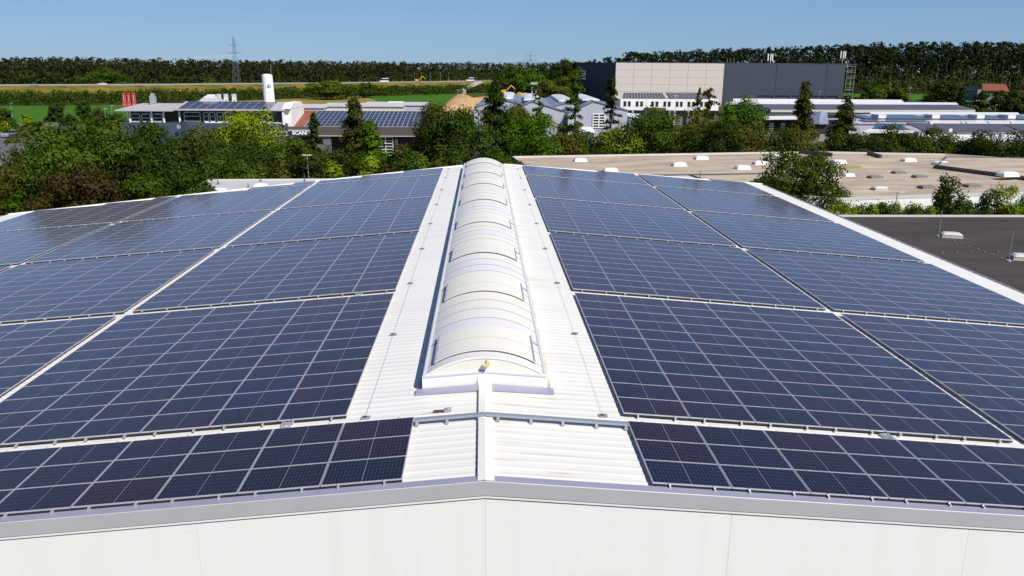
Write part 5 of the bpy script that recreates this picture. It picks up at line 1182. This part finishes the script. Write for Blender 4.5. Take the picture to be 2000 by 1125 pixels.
def tree_meshes(kind, var, W_, H_, leaf, mname):
    "crown mesh with real leaf size for a tree W_ wide and H_ tall (rounded so meshes are shared)"
    key = (kind, var, round(W_), round(H_), mname)
    if key in TREE_CACHE: return TREE_CACHE[key]
    rng = np.random.default_rng(hash((kind, var, round(W_), round(H_))) % 99991 if False else (var*7919+round(W_)*131+round(H_)*17+len(kind)))
    nc = {'dense': 110, 'broad': 44, 'column': 110, 'sparse': 60, 'bush': 30, 'conifer': 120}[kind]
    dens = {'dense': 200, 'broad': 120, 'column': 150, 'sparse': 40, 'bush': 190, 'conifer': 45}[kind]
    zb0 = {'dense': .0, 'broad': .05, 'column': .08, 'sparse': .05, 'bush': 0.0, 'conifer': .08}[kind]
    n_ = int(min(42000, max(900, W_*H_*dens*(.28/leaf)**1.5)))
    P_, nr, C_, R_ = crown_pts(kind, rng, n_, nc)
    S_ = np.array([W_, W_, H_*(1-zb0)]); P_ = P_*S_+np.array([0, 0, H_*zb0])
    me = quad_mesh('crown', quads(P_, nr, leaf, rng), bpy.data.materials[mname])
    q = MB(); r0 = max(.10, H_*.018)
    tt_ = .6 if kind == 'bush' else (.82 if kind == 'broad' else .93); pts_ = [(0, 0, 0), (W_*.01, 0, H_*.3*tt_), (-W_*.01, W_*.01, H_*.6*tt_), (0, 0, H_*tt_)]
    for i in range(3): q.tube(pts_[i], pts_[i+1], r0*(1-.28*i), 7, r0*(1-.28*(i+1)), cap=False)
    for c_ in C_[:: (2 if kind == 'sparse' else 4)]:
        e_ = c_*S_+np.array([0, 0, H_*zb0]); z0 = max(.1*H_, min(tt_*.9*H_, e_[2]-.25*math.hypot(e_[0], e_[1])-.05*H_)); q.tube((0, 0, z0), tuple(e_), r0*.28, 4, .02, cap=False)
    TREE_CACHE[key] = (me, q.mesh('trunk', BARK)); return TREE_CACHE[key]
nt_ = 0
def tree(x, ytop, wpx, Y_, kind, mname, label, group='trees between the hall and the buildings behind', name=None, z0=0.0, leaf=.26, cat=None, part='trunk', sq=1.0):
    global nt_
    P_ = at(x, ytop, Y_); H_ = P_.z-z0; W_ = wpx/F_PX*Y_*1.03
    cr, tk = tree_meshes(kind, nt_ % 5, W_, H_, leaf, mname); nt_ += 1
    T = thing(name or {'dense': 'deciduous_tree', 'broad': 'deciduous_tree', 'column': 'columnar_tree', 'sparse': 'sparse_tree', 'bush': 'bush', 'conifer': 'conifer'}[kind], label, cat or ('bush' if kind == 'bush' else 'tree'), (P_.x, Y_, z0), group)
    T.rotation_euler = (0, 0, (nt_*2.4) % 6.28); s = H_/max(1, round(H_)); w2 = W_/max(1, round(W_))
    sc = (W_/W_, 1, 1)
    link('crown', cr, T); link('trunk' if kind != 'bush' else 'stem', tk, T); return T
L_ = [
 (165, 236, 235, 84, 'broad', 'leaves mid', 'broad green tree, the widest of the left group'),
 (118, 254, 110, 89, 'broad', 'leaves mid', 'round green tree left behind the widest tree'),
 (22, 322, 120, 97, 'broad', 'leaves olive', 'olive tree at the left frame edge'),
 (10, 345, 130, 88, 'bush', 'leaves olive', 'olive shrub at the left frame edge above the roof corner'),
 (140, 322, 150, 78, 'broad', 'leaves red brown', 'red brown tree low in the left group'),
 (262, 268, 150, 83, 'broad', 'leaves dark', 'dark green tree right of the widest left tree'),
 (305, 240, 120, 122, 'broad', 'leaves dark', 'dark tree in front of the glazed building, left one'),
 (352, 260, 120, 92, 'broad', 'leaves dark', 'dark tree in front of the curved balcony'),
 (262, 345, 150, 76, 'bush', 'leaves mid', 'green shrub above the white roof edge on the left'),
 (372, 338, 120, 76, 'bush', 'leaves mid', 'green shrub beside the left end of the annex roof'),
 (60, 372, 120, 80, 'bush', 'leaves vivid', 'low green shrub against the far left roof corner'),
 (402, 248, 105, 120, 'broad', 'leaves olive', 'olive tree left of the bright yellow green tree'),
 (478, 216, 120, 119, 'broad', 'leaves yellow green', 'bright yellow green tree in front of the glazed building'),
 (430, 268, 150, 107, 'broad', 'leaves dark', 'dark tree below the bright yellow green tree'),
 (498, 285, 110, 104, 'broad', 'leaves dark', 'dark tree behind the annex roof below the bright tree'),
 (552, 272, 110, 108, 'broad', 'leaves mid', 'green tree below the round emblem of the sign'),
 (612, 218, 52, 120, 'column', 'leaves dark', 'narrow dark tree covering the right end of the sign'),
 (600, 296, 100, 101, 'broad', 'leaves dark', 'dark tree behind the lamp post'),
 (690, 186, 95, 117, 'column', 'leaves olive', 'tall loose olive tree in front of the solar workshop roof'),
 (722, 232, 95, 112, 'column', 'leaves vivid', 'green pointed tree right of the tall loose olive tree'),
 (660, 292, 110, 103, 'broad', 'leaves dark', 'dark shrubby tree left of the yellow bush'),
 (722, 309, 75, 92, 'bush', 'leaves yellow green', 'yellow green bush behind the far roof edge'),
 (655, 318, 70, 95, 'bush', 'leaves yellow green', 'small yellowish bush behind the annex roof'),
 (790, 285, 80, 104, 'broad', 'leaves olive', 'loose olive shrub in front of the roller door'),
 (843, 205, 92, 116, 'broad', 'leaves olive', 'loose yellowish tree left of the dark round tree'),
 (893, 212, 130, 112, 'broad', 'leaves mid', 'dense green tree behind the far end of the left slope'),
 (925, 250, 110, 106, 'broad', 'leaves dark', 'dark tree behind the end of the rooflight'),
 (968, 154, 104, 118, 'column', 'leaves dark', 'tall dark tree above the end of the rooflight'),
 (1002, 205, 90, 121, 'broad', 'leaves olive', 'olive tree right beside the tall dark tree'),
 (1035, 224, 130, 108, 'broad', 'leaves vivid', 'vivid green round tree behind the left corner of the beige roof'),
 (1055, 158, 80, 122, 'sparse', 'leaves olive', 'thin sparse tree over the first grey hall roof'),
 (1127, 128, 92, 122, 'sparse', 'leaves mid', 'thin sparse tree in front of the navy wall'),
 (1196, 146, 66, 122, 'sparse', 'leaves mid', 'thin sparse tree at the navy and cream corner'),
 (1100, 262, 90, 110, 'bush', 'leaves olive', 'olive bush right of the vivid round tree'),
 (1145, 255, 90, 112, 'broad', 'leaves mid', 'green tree below the thin tree at the navy wall'),
 (1215, 245, 80, 112, 'broad', 'leaves yellow green', 'yellow green tree in front of the small gabled hall'),
 (1270, 212, 110, 113, 'broad', 'leaves mid', 'green tree in front of the office left half'),
 (1335, 216, 120, 115, 'broad', 'leaves olive', 'olive tree in front of the office right half'),
 (1388, 168, 80, 121, 'sparse', 'leaves olive', 'thin bare-topped tree against the cream wall'),
 (1366, 166, 46, 124, 'sparse', 'leaves olive', 'slender tree with a tufted top left of the bare-topped tree'),
 (1395, 236, 120, 110, 'broad', 'leaves dark', 'dark tree below the bare-topped tree'),
 (1455, 192, 84, 120, 'broad', 'leaves vivid', 'fresh green tree at the foot of the slate wall'),
 (1448, 236, 115, 112, 'broad', 'leaves olive', 'dark olive tree below the fresh green tree'),
 (1575, 158, 76, 120, 'column', 'leaves olive', 'tall slim olive tree against the slate wall'),
 (1530, 250, 110, 112, 'broad', 'leaves dark', 'dark tree in front of the open hall front'),
 (1580, 256, 110, 110, 'bush', 'leaves olive', 'olive brown bush at the foot of the slim olive tree'),
 (1655, 186, 92, 120, 'column', 'leaves dark', 'tall dark tree at the right end of the slate wall'),
 (1700, 262, 100, 110, 'broad', 'leaves dark', 'dark tree right of the tall dark tree'),
 (1760, 246, 112, 113, 'broad', 'leaves mid', 'green tree in front of the dark blue solar shed'),
 (1642, 262, 90, 112, 'broad', 'leaves dark', 'dark tree left below the tall dark tree'),
 (1846, 252, 92, 113, 'broad', 'leaves dark', 'dark pointed tree in front of the white hall wall'),
 (1806, 270, 80, 112, 'bush', 'leaves mid', 'green bush left of the white hall wall'),
 (1905, 276, 100, 112, 'bush', 'leaves mid', 'green bush below the white hall wall'),
 (1970, 266, 130, 108, 'broad', 'leaves dark', 'dark wide tree at the right frame edge'),
 (1562, 300, 172, 80, 'dense', 'leaves mid', 'big near tree standing between the hall eaves and the beige roof'),
 (1855, 346, 58, 71, 'dense', 'leaves dark', 'small round-crowned tree in front of the white wall'),
]
for a in L_:
    near_ = a[3] < 83
    if a[0] > 1000 and 95 < a[3] < 125: a = a[:3]+(a[3]+16,)+a[4:]
    nm_ = {'name': 'deciduous_tree', 'cat': 'tree'} if a[0] == 1560 else {}
    tree(*a, leaf=.19 if near_ else .25, **nm_)
rb = random.Random(21)
# understorey that closes the view under the crowns: one bush after another
xs_b = list(range(420, 2040, 44))
for i, x in enumerate(xs_b):
    if 560 < x < 1000 or x >= 1000 or True:
        yt = rb.uniform(272, 290) if x > 1000 else rb.uniform(300, 318)
        if x > 1880: yt = rb.uniform(285, 300)
        tree(x+rb.uniform(-10, 10), yt, rb.uniform(70, 105), rb.uniform(136, 144) if x > 1000 else rb.uniform(99, 106), 'bush', rb.choice(['leaves dark', 'leaves mid', 'leaves dark', 'leaves olive']),
             'dark bush of the understorey below the row of trees', 'understorey bushes along the tree row')
for i, x in enumerate(range(85, 420, 45)):
    tree(x, rb.uniform(300, 330), 100, rb.uniform(108, 118), 'bush', rb.choice(['leaves dark', 'leaves mid']), 'dark bush of the understorey below the row of trees', 'understorey bushes along the tree row')
# hedge and bushes in front of the beige building
for i, x in enumerate(range(1640, 1830, 19)):
    tree(x, 401+rb.uniform(-5, 3), 74, 70.5+rb.uniform(-.4, .4), 'bush', rb.choice(['leaves vivid', 'leaves mid', 'leaves yellow green']), '%s low bush of the green hedge, counted from the big near tree' % ['first', 'second', 'third', 'fourth', 'fifth', 'sixth', 'seventh', 'eighth', 'ninth', 'tenth'][i], 'hedge bushes behind the black roof', leaf=.13)
for i, (x, yt, wd, mm, lab) in enumerate(((1893, 381, 66, 'leaves mid', 'green bush right of the small round-crowned tree'), (1930, 374, 76, 'leaves dark', 'dark bush in front of the white wall on the right'), (1975, 366, 88, 'leaves yellow green', 'yellowish bush at the right frame edge before the white wall'), (1995, 385, 84, 'leaves vivid', 'green bush low at the right frame edge'), (1868, 396, 44, 'leaves vivid', 'low green bush under the small round-crowned tree'), (1838, 402, 34, 'leaves dark', 'low dark bush left of the small round-crowned tree'), (1912, 398, 44, 'leaves vivid', 'low green bush between two taller bushes'))):
    tree(x, yt, wd, 70.6+.3*i, 'bush', mm, lab, 'hedge bushes behind the black roof', leaf=.14)
# trees of the car park and field edge on the left
for x, yt, wd, Y_, k_, mm, lab in ((107, 200, 26, 262, 'broad', 'leaves dark', 'round dark tree on a bare stem before the green field, left one'), (161, 196, 28, 258, 'broad', 'leaves dark', 'round dark tree on a bare stem before the green field, right one'), (5, 212, 32, 235, 'broad', 'leaves dark', 'dark tree at the left frame edge by the road'),
                                (28, 234, 22, 225, 'bush', 'leaves mid', 'small green tree behind the parked pale blue car'), (4, 238, 26, 205, 'broad', 'leaves yellow green', 'yellowish tree at the left frame edge beside the car'), (52, 224, 20, 240, 'bush', 'leaves yellow green', 'light green bush beside the road'),
                                (75, 238, 40, 215, 'bush', 'leaves mid', 'bush island between the two roads'), (40, 255, 40, 205, 'bush', 'leaves olive', 'olive bush right of the pale blue car'), (22, 272, 22, 190, 'bush', 'leaves olive', 'low bush below the pale blue car'),
                                (185, 212, 40, 205, 'broad', 'leaves dark', 'dark tree at the left end of the glazed building'), (225, 222, 40, 190, 'broad', 'leaves dark', 'dark tree beside the red flags'), (212, 240, 50, 165, 'broad', 'leaves dark', 'dark tree behind the widest left tree'), (130, 224, 30, 245, 'bush', 'leaves dark', 'hedge bush between the two round dark trees'), (95, 226, 22, 262, 'bush', 'leaves dark', 'hedge bush at the foot of the left round tree')):
    tree(x, yt, wd, Y_, k_, mm, lab, 'trees around the car park', leaf=.4)
# trees behind the grey halls
for x, yt, wd, Y_, k_, mm, lab in ((1000, 128, 62, 420, 'broad', 'leaves mid', 'large bright green tree before the wood in the middle'), (1030, 140, 60, 410, 'broad', 'leaves vivid', 'fresh green tree right of the large bright one'), (1085, 150, 70, 400, 'broad', 'leaves mid', 'green tree left of the navy wall'), (1110, 118, 60, 420, 'broad', 'leaves dark', 'dark tree touching the navy wall'), (1060, 165, 50, 385, 'bush', 'leaves dark', 'dark bush below the fresh green tree'),
                               (1090, 170, 60, 370, 'bush', 'leaves olive', 'olive bush left of the navy wall foot'), (645, 157, 84, 455, 'broad', 'leaves mid', 'round tree standing out of the embankment shrubs'), (716, 162, 34, 480, 'broad', 'leaves dark', 'dark round tree on the embankment'), (195, 134, 90, onT(195, 44).y, 'broad', 'leaves mid', 'light green tree mass in front of the wood on the left'), (410, 152, 34, onT(410, 44).y, 'broad', 'leaves mid', 'light green tree left of the pylon foot'),
                               (1700, 168, 60, 340, 'bush', 'leaves mid', 'green bush right of the stair tower'), (1728, 166, 44, 345, 'broad', 'leaves mid', 'green tree left of the bright meadow'), (1762, 170, 40, 338, 'bush', 'leaves olive', 'olive bush in front of the bright meadow'), (1850, 158, 60, 350, 'broad', 'leaves dark', 'dark tree right of the bright meadow'), (1880, 172, 40, 335, 'conifer', 'needles dark', 'dark blue fir beside the meadow'), (1862, 176, 34, 330, 'conifer', 'needles dark', 'small dark fir at the end of the meadow'),
                               (1915, 182, 50, 325, 'bush', 'leaves dark', 'dark bush below the red roofed house'), (1965, 178, 60, 325, 'broad', 'leaves dark', 'dark tree right below the red roofed house'), (2000, 185, 60, 320, 'broad', 'leaves dark', 'dark tree at the right frame edge on the hill')):
    tree(x, yt, wd, Y_, k_, mm, lab, 'trees before the wood', leaf=.7)

# --- masses: wood, embankment shrubs
def wood(name, spots, m_, trunkm, lab, leafs=1.1, nl=90, tr=True, seed=1, kindf=None):
    "spots: list of (x, y, z, h, w); crowns of one wood in one object"
    rng = np.random.default_rng(seed); V = []; q = MB()
    for (x, y, z, h_, w_) in spots:
        pine = rng.uniform() < .6; n_ = nl; u = rng.uniform(size=n_)
        lo = .34 if pine else .12
        nb2 = 11; cc = np.stack([rng.normal(0, w_*.20, nb2), rng.normal(0, w_*.20, nb2), rng.uniform(lo, .92, nb2)*h_], 1); rr = rng.uniform(.16, .30, nb2)*w_
        cc[0] = (0, 0, h_*.93); rr[0] = w_*.14
        idx = rng.integers(0, nb2, n_); d = norm(rng.normal(size=(n_, 3))); P_ = cc[idx]+d*rr[idx][:, None]*np.array([1, 1, .8]); nr = norm(d+.35*rng.normal(size=(n_, 3)))
        V.append(quads(P_, nr, leafs, rng)+np.array([x, y, z]))
        if tr and rng.uniform() < .25: q.tube((x, y, z), (x+rng.normal(0, .3), y, z+h_*.75), .22, 4, .1, cap=False)
    o = link(name, quad_mesh(name, np.concatenate(V), m_)); tag(o, lab, 'wood', kind='stuff')
    if tr: t_ = q.build('trunk', trunkm, o); t_['kind'] = 'stuff'
    return o
rw = random.Random(8)
def row(x0, x1, ytop0, ytop1, Y_, hvar, step, wv, zf=lambda X, Y: 0.0, dY=6):
    "trees in a row from photo column x0 to x1; Y_ is a distance or a function of the column"
    out = []; px = x0
    while px < x1:
        Yr = (Y_(px) if callable(Y_) else Y_); t_ = (px-x0)/(x1-x0); yt = ytop0+(ytop1-ytop0)*t_; P_ = at(px, yt, Yr); z0 = zf(P_.x, Yr)
        h_ = (P_.z-z0)*rw.uniform(1-hvar, 1+hvar*.35); out.append((P_.x, Yr+rw.uniform(-dY, dY), z0, max(6, h_), rw.uniform(*wv))); px += step*F_PX/Yr*rw.uniform(.6, 1.4)
    return out
def behind(d): return lambda px: onT(px, d).y
sp = []
for d_, dy in ((52, 3), (66, 1.5), (82, 0), (100, -1), (120, -1), (145, 0)):
    sp += row(-250, 360, 109+dy, 115+dy, behind(d_), .14, 4.4, (7, 10)); sp += row(360, 800, 115+dy, 121+dy, behind(d_), .12, 4.6, (7, 10))
for Y_, dy in ((725, 2), (755, 0), (790, -.5)): sp += row(800, 1240, 121+dy, 121.5+dy, Y_, .06, 5.2, (8, 12))
wood('forest', sp, LPB, BARK, 'long dark mixed wood along the horizon on the left', 1.0, 170, seed=3)
sp = []
for d_ in (44, 49): sp += row(-250, 800, 143, 149, behind(d_), .3, 7, (7, 10), dY=3)
for Y_ in (690, 715): sp += row(800, 1130, 142, 140, Y_, .3, 7, (8, 12))
wood('forest_edge', sp, LD, BARK, 'lower dark deciduous edge of the wood behind the motorway', 1.0, 110, tr=False, seed=5)
sp = []
for Y_, dy in ((500, 4), (520, 1), (545, 0), (575, -1), (610, 0)):
    sp += row(1150, 1230, 117+dy, 102+dy, Y_, .09, 5.5, (5, 8), hillz); sp += row(1230, 1700, 99+dy, 84+dy, Y_, .09, 3.2, (6, 9), hillz); sp += row(1700, 2250, 83+dy, 79+dy, Y_, .14, 3.4, (7, 10), hillz)
wood('forest', sp, LP, BARK, 'tall dark pine wood on the rising ground at the right', 1.0, 160, seed=7)
sp = row(1640, 2200, 112, 112, 505, .25, 4.5, (7, 10), hillz)+row(1640, 2150, 128, 128, 474, .4, 4.5, (7, 10), hillz)+row(1640, 2150, 152, 152, 470, .3, 6, (6, 9), hillz)+row(1640, 2150, 158, 160, 440, .3, 8, (5, 8), hillz)
wood('forest_edge', sp, LD, BARK, 'dark undergrowth at the foot of the pine wood on the right', .95, 80, tr=False, seed=9)
# nearest pines of the right wood as individual trees with pale leaning trunks
def pine_mesh(var, H_):
    rng = np.random.default_rng(100+var); nb2 = 9; w_ = 6.5; n_ = 260
    cc = np.stack([rng.normal(0, w_*.2, nb2), rng.normal(0, w_*.2, nb2), rng.uniform(.66, .95, nb2)*H_], 1); rr = rng.uniform(.16, .28, nb2)*w_
    idx = rng.integers(0, nb2, n_); d = norm(rng.normal(size=(n_, 3))); P_ = cc[idx]+d*rr[idx][:, None]*np.array([1, 1, .7]); nr = norm(d+.35*rng.normal(size=(n_, 3)))
    cr = quad_mesh('crown', quads(P_, nr, .9, rng), LP if var % 2 else LPB); q = MB(); ln = rng.normal(0, 1.1)
    q.tube((-ln, 0, 0), (-ln*.3, 0, H_*.45), .13, 6, .11, cap=False); q.tube((-ln*.3, 0, H_*.45), (0, 0, H_*.85), .11, 6, .06, cap=False)
    for c_ in cc[::2]: q.tube((0, 0, c_[2]-1.5), tuple(c_), .08, 4, .03, cap=False)
    return cr, q.mesh('trunk', PALEBARK)
PMS = [pine_mesh(i, 27) for i in range(6)]
for i in range(40):
    x = 1655+i*10.4+rw.uniform(-5, 5); Y_ = rw.uniform(478, 496); A = at(x, 150, Y_); z0 = hillz(A.x, Y_); zt_ = at(x, 94+rw.uniform(-8, 14), Y_).z; s = (zt_-z0)/27
    T = thing('pine_tree', 'tall pine with a bare trunk at the front of the right-hand wood', 'tree', (A.x, Y_, z0), 'pines at the front of the right-hand wood'); T.rotation_euler = (0, 0, rw.uniform(0, 6.28)); T.scale = (s, s, s)
    cr, tk = PMS[i % 6]; link('crown', cr, T); link('trunk', tk, T)
# shrubs on the embankment slope
sp = []
for f_ in (0, .12, .26, .42, .6, .8, 1.0):
    X = -420
    while X < 20:
        Yf, Yt = FY_(X)+4, TY(X)-26; sp.append((X, Yf+(Yt-Yf)*f_+rw.uniform(-3, 3), 0, rw.uniform(3.0, 6.2)*(1-.15*f_), rw.uniform(5, 9))); X += 4.0
wood('embankment_shrubs', sp, LD, BARK, 'continuous belt of dark green shrubs along the foot of the motorway embankment', .7, 110, tr=False, seed=12)
# ground cover between buildings
sp = []
for i in range(260): sp.append((rw.uniform(-130, 150), rw.uniform(118, 150), 0, rw.uniform(1.2, 2.8), rw.uniform(2.5, 5)))
wood('ground_shrubs', sp, LD, BARK, 'dark low shrubs covering the ground under the tree row', .5, 60, tr=False, seed=15)
# meadow on the right
sheet('meadow', [at(1700, 192, 350), at(1905, 196, 350), at(1835, 183.5, 400), at(1640, 183, 400)], 0.0, FG)
bpy.data.objects['meadow'].location.z = 0
me_ = bpy.data.objects['meadow'].data
for v_, p_ in zip(me_.vertices, [at(1700, 196, 352), at(1905, 199, 352), at(1832, 184, 398), at(1640, 183.5, 398)]): v_.co = p_
# far wooded plain beyond the first woods
sp = []
for Y_ in (760, 900): sp += row(-200, 2200, 122, 132, Y_, .05, 12, (12, 16))
wood('forest_far', sp, LP, BARK, 'farthest band of wood closing the horizon', 2.6, 50, tr=False, seed=19)
# unused prototypes out of the way (none)
